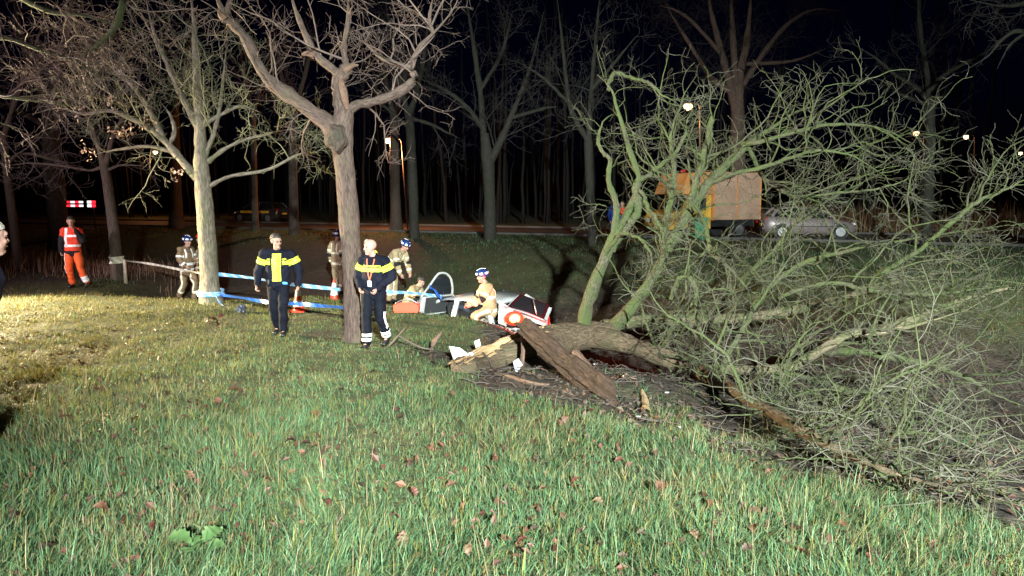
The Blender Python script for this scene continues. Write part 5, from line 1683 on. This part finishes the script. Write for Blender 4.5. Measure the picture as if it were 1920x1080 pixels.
M['glow_white'] = mat("lamp_lit_white", (1, 1, .95), .4, emit=(1, .93, .82), estr=14)
M['glow_lamp'] = mat("street_lamp_lit", (1, .8, .5), .4, emit=(1, .74, .42), estr=3.0)


def car(label, loc, rot, paint, crash=False, group=None, stripe=None, length=4.1):
    """A hatchback; its front is towards -x, its left flank towards -y."""
    root = empty("wrecked_car" if crash else "parked_car", loc)
    root.rotation_euler = rot
    root.scale = (length / 4.1, 1, 1)
    tag(root, label, "car", group)
    X = [-2.05, -1.98, -1.75, -1.35, -1.0, -.6, 0, .6, 1.1, 1.55, 1.85, 2.0, 2.05]
    zb = [.55, .66, .74, .84, .91, .93, .95, .96, .98, 1.0, 1.0, .93, .72]
    hw = [.62, .72, .80, .84, .86, .87, .875, .875, .87, .85, .80, .74, .66]
    z0 = [.30, .24, .22, .20, .20, .20, .20, .20, .20, .20, .22, .26, .34]
    bm = bmesh.new()
    rows = []
    for x, b_, w, q in zip(X, zb, hw, z0):
        half = [(w * .55, q), (w - .06, q + .02), (w, q + .15), (w + .01, (q + b_) / 2 + .04), (w - .015, b_ - .10), (w - .07, b_ - .02), (w - .16, b_ + .005)]
        L_ = [(x, -y, z) for y, z in half]; Rr_ = [(x, y, z) for y, z in half[::-1]]
        rows.append([bm.verts.new(p) for p in L_ + Rr_])
    if crash:
        for i, rw in enumerate(rows):
            for v in rw:
                v.co += Vector(rng.normal(size=3)) * (.045 if i > 8 else .012)
    n = len(rows[0])
    for i in range(len(rows) - 1):
        for k in range(n):
            bm.faces.new((rows[i][k], rows[i][(k + 1) % n], rows[i + 1][(k + 1) % n], rows[i + 1][k]))
    bm.faces.new(rows[0]); bm.faces.new(rows[-1][::-1])
    bm_obj("body", bm, paint, root, sm=True)
    # cabin floor seen through the windows, seats
    box("cabin_lining", (2.35, 1.36, .03), (.45, 0, .995), M['interior'], root)
    for sx, sy in ((-.1, -.36), (-.1, .36), (.95, -.36), (.95, .36)):
        box("seat", (.16, .46, .36), (sx, sy, 1.12), M['interior'], root, .05)
    # roof and pillars
    bm = bmesh.new()
    RX = [-.42, -.1, .4, .9, 1.25, 1.42]; RZ = [1.36, 1.43, 1.46, 1.45, 1.41, 1.36]; RW = [.60, .63, .64, .63, .61, .58]
    rows = []
    for x, z, w in zip(RX, RZ, RW):
        rows.append([bm.verts.new(p) for p in ((x, -w, z - .05), (x, -w * .92, z - .005), (x, 0, z + .02), (x, w * .92, z - .005), (x, w, z - .05), (x, w * .9, z - .07), (x, 0, z - .045), (x, -w * .9, z - .07))])
    for i in range(len(rows) - 1):
        for k in range(8):
            bm.faces.new((rows[i][k], rows[i][(k + 1) % 8], rows[i + 1][(k + 1) % 8], rows[i + 1][k]))
    bm.faces.new(rows[0]); bm.faces.new(rows[-1][::-1])
    bm_obj("roof", bm, paint, root, sm=True)
    for s in (-1, 1):
        rod("pillar", [(-1.08, s * .76, .93), (-.75, s * .69, 1.17), (-.40, s * .60, 1.34)], .04, paint, root)
        rod("pillar", [(.36, s * .79, .95), (.38, s * .71, 1.2), (.40, s * .63, 1.42)], .055 if not crash else .085, paint, root)
        rod("pillar", [(1.72, s * .74, .98), (1.58, s * .68, 1.2), (1.34, s * .58, 1.37)], .075, paint, root)
        if not (crash and s < 0):
            slab_of("window", [(-.95, s * .765, .96), (.32, s * .79, .97), (.36, s * .645, 1.39), (-.36, s * .625, 1.34)], .012, M['glass'], root)
        slab_of("window", [(.44, s * .79, .98), (1.62, s * .75, 1.0), (1.30, s * .605, 1.36), (.44, s * .645, 1.39)], .012, M['glass'], root)
    slab_of("windscreen", [(-1.10, -.70, .93), (-1.10, .70, .93), (-.42, .56, 1.35), (-.42, -.56, 1.35)], .012, M['glass'], root)
    if not crash:
        slab_of("rear_window", [(1.76, .66, 1.0), (1.76, -.66, 1.0), (1.42, -.54, 1.34), (1.42, .54, 1.34)], .012, M['glass'], root)
    for x in (-1.30, 1.28):
        for s in (-1, 1):
            disc("wheel_arch", .375, .02, (x, s * .868, .33), M['black_plastic'], root)
            w_ = disc("wheel", .315, .20, (x, s * .80, .315), M['tyre'], root)
            rm = disc("rim", .215, .03, (0, s * .10, 0), M['rim'], w_)
    for s in (-1, 1):
        box("headlight", (.10, .30, .13), (-1.92, s * .55, .66), M['lens_clear'], root, .03, (0, 0, s * .35))
        if not (crash and s < 0):
            box("tail_light", (.10, .14, .28), (1.965, s * .64, .84), M['lens_red'], root, .03)
        box("mirror", (.10, .20, .13), (-.80, s * .93, 1.02), paint, root, .04)
        rod("side_moulding", [(-1.0, s * .888, .56), (1.0, s * .892, .56)], .018, M['black_plastic'], root)
        for x in (-.92, .34, 1.15):
            rod("door_gap", [(x, s * .874, .30), (x + .01, s * .886, .62), (x + .01, s * .862, .90)], .006, M['black_plastic'], root)
        for x in (.22, 1.05):
            box("door_handle", (.16, .03, .035), (x, s * .883, .80), paint if crash else M['black_plastic'], root, .01)
    box("bumper", (.16, 1.3, .16), (2.02, 0, .46), paint, root, .05)
    box("number_plate", (.02, .5, .11), (2.085, 0, .62), M['plate_yellow'], root, .005)
    if stripe:
        for s in (-1, 1):
            box("side_stripe", (2.6, .012, .16), (.1, s * .892, .74), stripe, root, .003)
    return root


# the wreck in the ditch
wc = (-.90, 18.3)
wreck = car("crashed white hatchback nose down in the ditch with its door and tailgate open", (*wc, -1.72), (R(4), R(-2), R(-50)), M['car_white'], crash=True)
bpy.context.view_layer.update()
WI = wreck.matrix_world.inverted()


def to_car(p):
    return WI @ Vector(p)


# driver's door swung out: dark trim inside, pale painted edge, window frame arch
def door_panel():
    o0 = at(783, 592, 18.0)
    u = unit(vec(.80, .62, 0)) * .92
    w = unit(vec(.10, .05, 1.0))
    nn = unit(np.cross(u, w))
    poly = [(0, 0), (1, 0), (1.02, .46), (.98, .58), (.90, .86), (.72, 1.0), (.52, .99), (.30, .72), (.06, .46), (-.02, .2)]
    inner = [(.36, .52), (.92, .52), (.83, .83), (.70, .92), (.56, .90), (.42, .68)]
    P = lambda q, d=0.0: to_car(o0 + u * q[0] + w * q[1] * .97 + nn * d)
    bm = bmesh.new()
    # lower shell with thickness
    low = [(0, 0), (1, 0), (1.02, .46), (.06, .46), (-.02, .2)]
    a = [bm.verts.new(P(q, -.04)) for q in low]; c = [bm.verts.new(P(q, .05)) for q in low]
    bm.faces.new(a); bm.faces.new(c[::-1])
    for i in range(5): bm.faces.new((a[i], c[i], c[(i + 1) % 5], a[(i + 1) % 5]))
    d = bm_obj("open_door", bm, M['car_white'], wreck, bevel=.012)
    trim = [(.14, .04), (.95, .04), (.97, .43), (.17, .43)]
    for sgn in (-.055, .058):
        slab_of("door_trim", [P(q, sgn) for q in trim], .012, M['interior'], d)
    fr = [P(q) for q in [(.04, .44), (.26, .70), (.48, .965), (.62, 1.01), (.78, .97), (.92, .84), (1.0, .60), (1.0, .44)]]
    rod("window_frame", [tuple(p) for p in fr], .028, M['car_white'], d)
    slab_of("door_window", [P(q, -.004) for q in [(.12, .47), (.97, .47), (.96, .62), (.88, .82), (.74, .93), (.62, .96), (.49, .91), (.30, .69)]], .008, M['glass'], d)
    return d


door = door_panel()
# raised tailgate with dark red lining, twisted by the crash
tgc = [at(972, 549, 16.9), at(1036, 573, 16.7), at(1024, 604, 16.2), at(944, 577, 16.3)]
nn = unit(np.cross(tgc[1] - tgc[0], tgc[3] - tgc[0]))
if nn[1] > 0: nn = -nn
tg = slab_of("tailgate", [to_car(p - nn * .065) for p in tgc], .05, M['car_white'], wreck, .012)
ctr = sum(tgc) / 4
ins = [ctr + (p - ctr) * .86 + nn * .012 for p in tgc]
slab_of("tailgate_lining", [to_car(p) for p in ins], -.012, M['dark_red'], tg)
gl_ = [ctr + (p - ctr) * vec(.7, .7, .7) + nn * .028 for p in tgc]
slab_of("tailgate_window", [to_car(p) for p in gl_], -.008, M['glass'], tg)
rod("strut", [tuple(to_car(at(1000, 560, 16.3))), tuple(to_car(at(1006, 590, 16.1)))], .012, M['steel'], tg)
rod("tailgate_edge", [tuple(to_car(p + nn * .02)) for p in (tgc[3], (tgc[3] + tgc[2]) / 2 + vec(0, 0, .03), tgc[2])], .03, M['car_silver'], tg)
# lit left tail light, its housing torn open
tlp = at(964, 597, 15.82)
bmq = bmesh.new()
bmesh.ops.create_icosphere(bmq, subdivisions=3, radius=1)
for v in bmq.verts: v.co = to_car(tlp + np.array(v.co) * [.20, .06, .15])
il_ = bm_obj("indicator_light", bmq, mat("indicator_lens_halo", (.25, .015, .008), .4, emit=(1, .05, .01), estr=1.2), wreck, sm=True)  # lens oversized, its red emission paints the halo round the bulb
bmq = bmesh.new()
bmesh.ops.create_icosphere(bmq, subdivisions=3, radius=1)
for v in bmq.verts: v.co = to_car(tlp + vec(.01, -.06, -.005) + np.array(v.co) * [.11, .04, .085])
bm_obj("bulb", bmq, M['glow_orange'], il_, sm=True)
slab_of("tail_light_housing", [to_car(at(949, 580, 16.1)), to_car(at(975, 586, 16.2)), to_car(at(980, 612, 16.1)), to_car(at(950, 606, 16.0))], .06, M['car_white'], wreck, .01)
slab_of("torn_wing", [to_car(at(935, 562, 16.45)), to_car(at(962, 581, 16.2)), to_car(at(948, 612, 16.05)), to_car(at(934, 606, 16.3))], .03, M['car_white'], wreck, .008)
slab_of("torn_bumper", [to_car(at(975, 590, 16.0)), to_car(at(990, 597, 15.9)), to_car(at(1002, 612, 15.8)), to_car(at(998, 620, 15.8)), to_car(at(978, 606, 15.95))], .04, M['car_white'], wreck, .008)
bulb("indicator_glow", tuple(at(972, 594, 15.5)), 190, (1, .09, .04), .08)

# silver hatchback parked on the road
def on_road(px, Y, z=.006):
    p = at(px, 500, Y)
    return (p[0], Y, z)


car("silver car parked on the road right of the fallen crown", on_road(1508, 36.2), (0, 0, R(180 - 6)), M['car_silver'])
car("dim distant car with a yellow side stripe beyond the bright tree", on_road(495, 55.5), (0, 0, R(-22)), M['car_dark'], stripe=M['plate_yellow'], length=3.9)

# orange box van
M['van_orange'] = mat("van_orange", (.62, .27, .08), .4, (.50, .21, .07), 2.0)
M['van_box'] = mat("van_box_panel", (.42, .27, .19), .5, (.34, .21, .15), 1.5)
vx = on_road(1312, 36.4)
van = empty("box_van", vx)
van.rotation_euler = (0, 0, R(24))
tag(van, "orange box van with lit headlight standing on the road behind the fallen tree", "van")
prism("cab", [(-2.5, .45), (-2.5, .95), (-2.38, 1.18), (-1.75, 1.30), (-1.35, 1.98), (-.2, 2.0), (-.2, .45)], -.95, .95, mat('van_yellow', (.66, .40, .06), .4, (.55, .32, .05), 2.0), van, .04)
prism("overcab", [(-1.95, 2.02), (-1.55, 2.95), (-.15, 3.02), (-.15, 2.02)], -1.02, 1.02, M['van_orange'], van, .04)
prism("cargo_box", [(-.12, .85), (-.12, 3.0), (2.6, 3.0), (2.6, .85)], -1.05, 1.05, M['van_box'], van, .03)
for x in (-.10, 1.2, 2.58):
    box("box_rail", (.06, 2.13, 2.2), (x, 0, 1.93), M['van_orange'], van, .01)
slab_of("windscreen", [(-1.79, -.82, 1.31), (-1.79, .82, 1.31), (-1.40, .78, 1.94), (-1.40, -.78, 1.94)], -.012, M['glass'], van)
for s in (-1, 1):
    slab_of("side_window", [(-1.62, s * .955, 1.30), (-.5, s * .955, 1.30), (-.5, s * .955, 1.86), (-1.30, s * .955, 1.86)], .012, M['glass'], van)
    box("headlight", (.08, .26, .18), (-2.51, s * .66, .82), M['glow_white'] if s < 0 else M['lens_clear'], van, .03)
    box("mirror", (.1, .22, .3), (-1.6, s * 1.12, 1.5), M['black_plastic'], van, .04)
    for x in (-1.7, 1.5):
        w_ = disc("wheel", .36, .24, (x, s * .82, .36), M['tyre'], van)
        disc("rim", .23, .03, (0, s * .12, 0), M['rim'], w_)
box("grille", (.05, 1.0, .20), (-2.51, 0, .82), M['black_plastic'], van, .02)
box("bumper", (.18, 1.9, .26), (-2.52, 0, .44), M['black_plastic'], van, .05)
box("number_plate", (.02, .52, .11), (-2.62, -.1, .46), M['plate_yellow'], van, .005)
box("chassis", (2.6, 1.5, .3), (1.2, 0, .68), M['black_plastic'], van, .02)
for s in (-1, 1):
    bl_ = box("marker_lamp", (.06, .12, .10), (2.62, s * .8, .72), M['lens_red'], van, .02)
box("beacon", (.16, .3, .12), (-1.1, 0, 3.08), M['lens_red'], van, .04)

# green wheeled bin by the van
gb = empty("wheeled_bin", on_road(1309, 33.4))
tag(gb, "green wheeled bin on the road in front of the orange van", "bin")
M['bin_green'] = mat("bin_green", (.02, .16, .07), .45)
bm = bmesh.new()
lo = [bm.verts.new(p) for p in ((-.22, -.24, .08), (.22, -.24, .08), (.22, .24, .08), (-.22, .24, .08))]
hi = [bm.verts.new(p) for p in ((-.28, -.34, .98), (.28, -.34, .98), (.28, .36, .98), (-.28, .36, .98))]
bm.faces.new(lo[::-1]); bm.faces.new(hi)
for i in range(4): bm.faces.new((lo[i], lo[(i + 1) % 4], hi[(i + 1) % 4], hi[i]))
bm_obj("bin_body", bm, M['bin_green'], gb, bevel=.03)
prism("lid", [(-.31, .985), (-.31, 1.03), (0, 1.08), (.31, 1.03), (.31, .985)], -.38, .40, M['bin_green'], gb, .015)
rod("handle", [(-.2, .44, 1.0), (.2, .44, 1.0)], .02, M['bin_green'], gb)
for s in (-1, 1):
    w_ = disc("wheel", .1, .05, (s * .25, .22, .1), M['rubber'], gb); w_.rotation_euler = (0, 0, PI / 2)

# ------------------------------------------------------------------ street lamps
M['pole'] = mat("lamp_pole", (.07, .06, .055), .5, (.10, .085, .075), 6)


def street_lamp(label, hx, hy, bx, Y, power, flip=1, dim=1.0, r=.055):
    hp = at(hx, hy, Y); bp = at(bx, 500, Y)
    bz = max(tz(bp[0], Y), 0.0)
    root = empty("street_lamp", (bp[0], Y, bz))
    tag(root, label, "street lamp", "street lamps beyond the ditch")
    top = vec(bp[0] + (hp[0] - bp[0]) * .28, Y, hp[2] + .02) - vec(bp[0], Y, bz)
    h = vec(hp[0], Y, hp[2]) - vec(bp[0], Y, bz)
    c = np.array([[0, 0, -.2, r], [top[0] * .5, 0, top[2] * .5, r * .85], [top[0], 0, top[2] - .25, r * .7]])
    link("pole", tubes_mesh("pole", [(c[None, :, :3], c[None, :, 3], 10, 0)], (0, 0, 0), True), M['pole'], root)
    rod("arm", [(top[0], 0, top[2] - .25), (top[0] + (h[0] - top[0]) * .2, 0, top[2] + .02), (h[0], 0, h[2] + .07)], r * .5, M['pole'], root)
    bm = bmesh.new(); bmesh.ops.create_icosphere(bm, subdivisions=3, radius=1)
    for v in bm.verts: v.co = Vector((v.co.x * .30, v.co.y * .15, max(v.co.z, -.15) * .11)) + Vector((h[0], 0, h[2] + .06))
    hd = bm_obj("lamp_head", bm, M['pole'], root, sm=True)
    bm = bmesh.new(); bmesh.ops.create_icosphere(bm, subdivisions=3, radius=1)
    for v in bm.verts: v.co = Vector((v.co.x * .21, v.co.y * .19, v.co.z * .16)) + Vector((h[0], 0, h[2] - .06))
    bm_obj("lamp_glass", bm, M['glow_lamp'], hd, sm=True)
    bulb("street_light", (hp[0], Y - .02, hp[2] - .25), power, (1, .36, .12), .12)


street_lamp("orange street lamp on a slim pole right of the middle tree", 728, 261, 766, 44.5, 2600)
street_lamp("white-glowing street lamp behind the upright fallen limbs", 1290, 197, 1312, 36.5, 260)
street_lamp("small orange street lamp just left of the slim straight tree", 1718, 248, 1722, 54, 70, r=.03)
street_lamp("small orange street lamp just right of the slim straight tree", 1812, 255, 1816, 58, 70, r=.03)
street_lamp("small orange street lamp at the right edge of the picture", 1913, 286, 1917, 76, 80, r=.03)
street_lamp("faint street lamp left of the bright tree", 291, 284, 289, 66, 500, r=.03)

# ------------------------------------------------------------------ red and white barrier far left
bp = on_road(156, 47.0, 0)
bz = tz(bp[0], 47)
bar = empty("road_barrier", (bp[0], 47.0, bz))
tag(bar, "red and white road barrier with painted glow far behind the ambulance worker", "road barrier")
M['glow_red'] = mat("board_red_painted_glow", (.8, .03, .03), .4, emit=(1, .02, .04), estr=2.2)  # boards only reflect; their emission stands in for light falling on them
M['glow_pale'] = mat("board_white_painted_glow", (.9, .9, .9), .4, emit=(1, .95, .95), estr=1.6)
zc = at(156, 382, 47)[2] - bz
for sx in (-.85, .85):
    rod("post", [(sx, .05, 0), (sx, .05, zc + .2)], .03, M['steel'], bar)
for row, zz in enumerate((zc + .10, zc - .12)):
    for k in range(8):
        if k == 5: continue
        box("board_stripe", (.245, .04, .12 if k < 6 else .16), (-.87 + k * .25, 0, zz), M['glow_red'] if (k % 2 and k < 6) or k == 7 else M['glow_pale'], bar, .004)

# ------------------------------------------------------------------ cones, box, tape, posts
M['cone_orange'] = mat("cone_red", (.72, .07, .03), .45)


def cone(label, px, py, h):
    p = ground_at(px, py)
    root = empty("traffic_cone", p)
    tag(root, label, "traffic cone", "traffic cones by the tape")
    box("base", (h * .62, h * .62, .035), (0, 0, .018), M['cone_orange'], root, .012)

    def ring(name, z0_, z1, m, k=0.0):
        bm = bmesh.new(); n = 22
        f = lambda z: h * (.235 - .19 * z / h) + k
        a = [bm.verts.new((f(z0_) * math.cos(i * 2 * PI / n), f(z0_) * math.sin(i * 2 * PI / n), z0_)) for i in range(n)]
        c = [bm.verts.new((f(z1) * math.cos(i * 2 * PI / n), f(z1) * math.sin(i * 2 * PI / n), z1)) for i in range(n)]
        for i in range(n): bm.faces.new((a[i], a[(i + 1) % n], c[(i + 1) % n], c[i]))
        bm.faces.new(a[::-1]); bm.faces.new(c)
        bm_obj(name, bm, m, root, sm=False)
    ring("cone_body", .03, h, M['cone_orange'])
    ring("white_band", h * .22, h * .44, M['reflect'], .004)
    ring("white_band", h * .62, h * .82, M['reflect'], .004)
    return root


cone("traffic cone standing close behind the dark-haired officer's hand", 560, 584, .55)
cone("traffic cone standing farther back left of the middle tree", 627, 561, .56)

p = ground_at(763, 588)
tb = empty("tool_tray", (p[0], p[1], p[2] + .04))
tag(tb, "flat orange-red tool tray on the grass beside the open car door", "tool tray")
M['tray'] = mat("tray_red", (.70, .08, .03), .45)
box("tray_floor", (.50, .3, .03), (0, 0, .015), M['tray'], tb)
for s in (-1, 1):
    box("tray_side", (.50, .02, .14), (0, s * .15, .10), M['tray'], tb)
    box("tray_end", (.02, .28, .14), (s * .25, 0, .10), M['tray'], tb)
rod("tray_handle", [(-.24, 0, .17), (-.1, 0, .24), (.1, 0, .24), (.24, 0, .17)], .012, M['steel'], tb)


# plastic barrier tape
def tape_mat(name, c1, c2):
    m, nt, b = nodes(name)
    A = nt.nodes.new("ShaderNodeAttribute"); A.attribute_name = "bk"
    sp = nt.nodes.new("ShaderNodeSeparateXYZ"); nt.links.new(A.outputs["Vector"], sp.inputs[0])
    ad = nt.nodes.new("ShaderNodeMath"); ad.operation = 'ADD'; nt.links.new(sp.outputs[2], ad.inputs[0]); nt.links.new(sp.outputs[0], ad.inputs[1])
    ml = nt.nodes.new("ShaderNodeMath"); ml.operation = 'MULTIPLY'; ml.inputs[1].default_value = 4.0; nt.links.new(ad.outputs[0], ml.inputs[0])
    fr = nt.nodes.new("ShaderNodeMath"); fr.operation = 'FRACT'; nt.links.new(ml.outputs[0], fr.inputs[0])
    gt = nt.nodes.new("ShaderNodeMath"); gt.operation = 'GREATER_THAN'; gt.inputs[1].default_value = .55; nt.links.new(fr.outputs[0], gt.inputs[0])
    mx = nt.nodes.new("ShaderNodeMix"); mx.data_type = 'RGBA'
    nt.links.new(gt.outputs[0], mx.inputs["Factor"]); mx.inputs["A"].default_value = (*c1, 1); mx.inputs["B"].default_value = (*c2, 1)
    nt.links.new(mx.outputs["Result"], b.inputs["Base Color"]); b.inputs["Roughness"].default_value = .3
    return m


M['tape'] = tape_mat("barrier_tape", (.16, .40, .74), (.42, .58, .74))
M['tape_blue'] = tape_mat("barrier_tape_blue", (.012, .07, .34), (.03, .12, .42))
M['tape_pale'] = tape_mat("barrier_tape_pale", (.55, .48, .36), (.70, .66, .58))


def ribbon(name, pts, w, m, parent=None, twist=0.0, n=60, origin=(0, 0, 0), flat=0.0):
    c = curve([[*p, .01] for p in pts], n)[:, :3]
    T = unit(np.gradient(c, axis=0))
    upv = np.tile(vec(0, 0, 1.0), (n, 1))
    a = twist * np.sin(np.linspace(0, 9, n))
    s = np.cross(T, upv)
    wd = unit(upv * np.cos(a + flat)[..., None] + s * np.sin(a + flat)[..., None]) if np.ndim(a) else upv
    A_, B__ = c - wd * w / 2, c + wd * w / 2
    th = unit(np.cross(T, wd)) * .0015
    V = np.concatenate([A_ - th, B__ - th, B__ + th, A_ + th]) - np.array(origin)
    L_ = np.concatenate([[0], np.cumsum(np.linalg.norm(np.diff(c, axis=0), axis=1))])
    bk = np.concatenate([np.c_[np.full(n, q), np.zeros(n), L_] for q in (0, w, w, 0)])
    i = np.arange(n - 1)
    Q = np.concatenate([np.stack([i + j * n, i + 1 + j * n, i + 1 + ((j + 1) % 4) * n, i + ((j + 1) % 4) * n], 1) for j in range(4)])
    return link(name, mesh_np(name, V, Q, sm=False, attrs={"bk": ('FLOAT_VECTOR', bk)}), m, parent, None)


def tape(label, rows, m, w=.075, twist=.5, name="barrier_tape", flat=0.0):
    pts = [at(*r) for r in rows]
    o0 = pts[0]
    o = ribbon(name, pts, w, m, None, twist, 70, o0, flat)
    o.location = o0
    return tag(o, label, "barrier tape")


tape("pale tape running from the slim dark tree to the bright tree", [(224, 488, 20.9), (262, 492, 20.6), (300, 498, 20.0), (345, 507, 19.2), (374, 512, 18.2)], M['tape_pale'], .06, .9)
tape("upper blue and white tape stretched from the bright tree to the car door", [(410, 514, 17.5), (470, 521, 17.3), (540, 532, 17.2), (600, 539, 17.2), (665, 545, 17.3), (720, 547, 17.6), (780, 550, 18.0), (828, 556, 18.2)], M['tape'], .085, .8)
tape("lower blue tape running from the foot of the bright tree towards the middle tree", [(408, 552, 17.4), (450, 558, 16.5), (500, 566, 15.8), (560, 570, 15.3), (610, 574, 14.8), (656, 578, 14.0)], M['tape_blue'], .08, .8)
# wound round the trunks, and loose ends
def wound(label, px, py, Y, r_px, m, turns, hgt, nm="tape_wrap"):
    c = at(px, py, Y); r = r_px * Y / F
    pts = [(c[0] + r * math.cos(t), c[1] + r * math.sin(t), c[2] + hgt * math.sin(t * .37 + 1)) for t in np.linspace(0, turns * 2 * PI, 14 * turns)]
    o = ribbon(nm, pts, .085, m, None, .5, 60 * turns, c)
    o.location = c
    return tag(o, label, "barrier tape")


wound("blue tape wound round the foot of the bright tree", 395, 549, 17.47, 24.5, M['tape'], 2, .03)
wound("pale tape wound round the slim dark tree", 219, 487, 20.95, 12.6, M['tape_pale'], 3, .06)
tape("loose crumpled end of blue tape lying on the grass beside the bright tree", [(404, 553, 17.1), (412, 566, 17.0), (420, 576, 16.9), (432, 581, 16.8), (446, 584, 16.7), (452, 580, 16.7), (460, 586, 16.6)], M['tape'], .08, 1.2)
tape("crumpled blue tape hanging on the open car door", [(806, 537, 17.95), (815, 545, 17.9), (822, 553, 17.9), (828, 560, 17.95), (831, 549, 18.0)], M['tape_blue'], .10, .8)
p = ground_at(236, 531)
pl = link("wooden_post", bpy.data.meshes.new("wooden_post"), None)
bpy.data.objects.remove(pl)
hgt = 45 / F * p[1]
wp = box("wooden_post", (.075, .075, hgt + .3), (p[0], p[1], p[2] + hgt / 2 - .15), mat("post_wood", (.30, .24, .17), .8, (.42, .35, .26), 14), None, .012)
tag(wp, "short pale wooden post right of the slim dark tree", "post")
p = ground_at(452, 585)
bm = bmesh.new(); bmesh.ops.create_icosphere(bm, subdivisions=3, radius=.10)
for v in bm.verts: v.co *= 1 + .3 * math.sin(v.co.x * 60) * math.sin(v.co.z * 55 + 2); 
rk_ = bm_obj("crumpled_bag", bm, mat("bag_dark", (.05, .06, .09), .4), None, (p[0], p[1], p[2] + .06), sm=False)
tag(rk_, "small dark crumpled bundle at the loose end of the blue tape", "bundle")


# ------------------------------------------------------------------ broken car pieces by the split log
def debris(label, outline, Y, m, th=.012, bend=.12, lift=0.0, name="car_fragment"):
    """A curved shard of bumper: outline in pixels, bowed away from the eye."""
    pts = [at(px, py, Y) for px, py in outline]
    c0 = sum(pts) / len(pts)
    n_ = unit(EYE - c0)
    bm = bmesh.new()
    rings = []
    R0 = max(np.linalg.norm(p - c0) for p in pts)
    fr_, bk_ = [], []
    for f in (1.0, .7, .4):
        fr_.append([bm.verts.new(c0 * 0 + (p - c0) * f + n_ * (bend * (1 - (f * np.linalg.norm(p - c0) / R0) ** 2) * R0 + .02 * math.sin(i * 2.1) * f)) for i, p in enumerate(pts)])
        bk_.append([bm.verts.new(Vector(v.co) - Vector(n_ * th)) for v in fr_[-1]])
    k = len(pts)
    for A__ in (fr_, bk_):
        for r_ in range(2):
            for i in range(k):
                bm.faces.new((A__[r_][i], A__[r_][(i + 1) % k], A__[r_ + 1][(i + 1) % k], A__[r_ + 1][i]))
        bm.faces.new(A__[2])
    for i in range(k):
        bm.faces.new((fr_[0][i], bk_[0][i], bk_[0][(i + 1) % k], fr_[0][(i + 1) % k]))
    o = bm_obj(name, bm, m, None, tuple(c0), sm=False)
    return tag(o, label, "car fragment")


debris("large white torn bumper piece at the end of the split log", [(842, 649), (862, 652), (878, 664), (888, 672), (879, 684), (868, 688), (858, 684), (850, 672)], 11.55, M['white_plastic'])
debris("grey-white shard resting on the pale wood beside the big bumper piece", [(872, 664), (884, 660), (892, 668), (890, 680), (878, 682)], 11.6, mat("shard_grey", (.62, .60, .64), .4), bend=.3)
debris("small white chip standing behind the split log", [(889, 640), (899, 636), (902, 648), (892, 652)], 12.3, M['white_plastic'])
debris("pale lilac shard hanging under the split trunk", [(962, 678), (972, 672), (980, 684), (976, 702), (966, 696)], 11.5, mat("shard_lilac", (.55, .54, .62), .4), bend=.3)
debris("little white chip lying in the mud below the split log", [(888, 704), (898, 700), (903, 705), (894, 710)], 11.1, M['white_plastic'])
# sparse bits of white on the mud and in the branches
for k, (px, py) in enumerate([(1115, 686), (1196, 786), (1272, 806), (1250, 740)]):
    p = ground_at(px, py)
    bm = bmesh.new(); bmesh.ops.create_icosphere(bm, subdivisions=1, radius=.022)
    for v in bm.verts: v.co.z *= .4; v.co.x *= 1.4
    tag(bm_obj("white_chip", bm, M['white_plastic'], None, (p[0], p[1], p[2] + .03)), "tiny white plastic chip on the bare mud near the torn stump", "chip", "white chips on the mud")
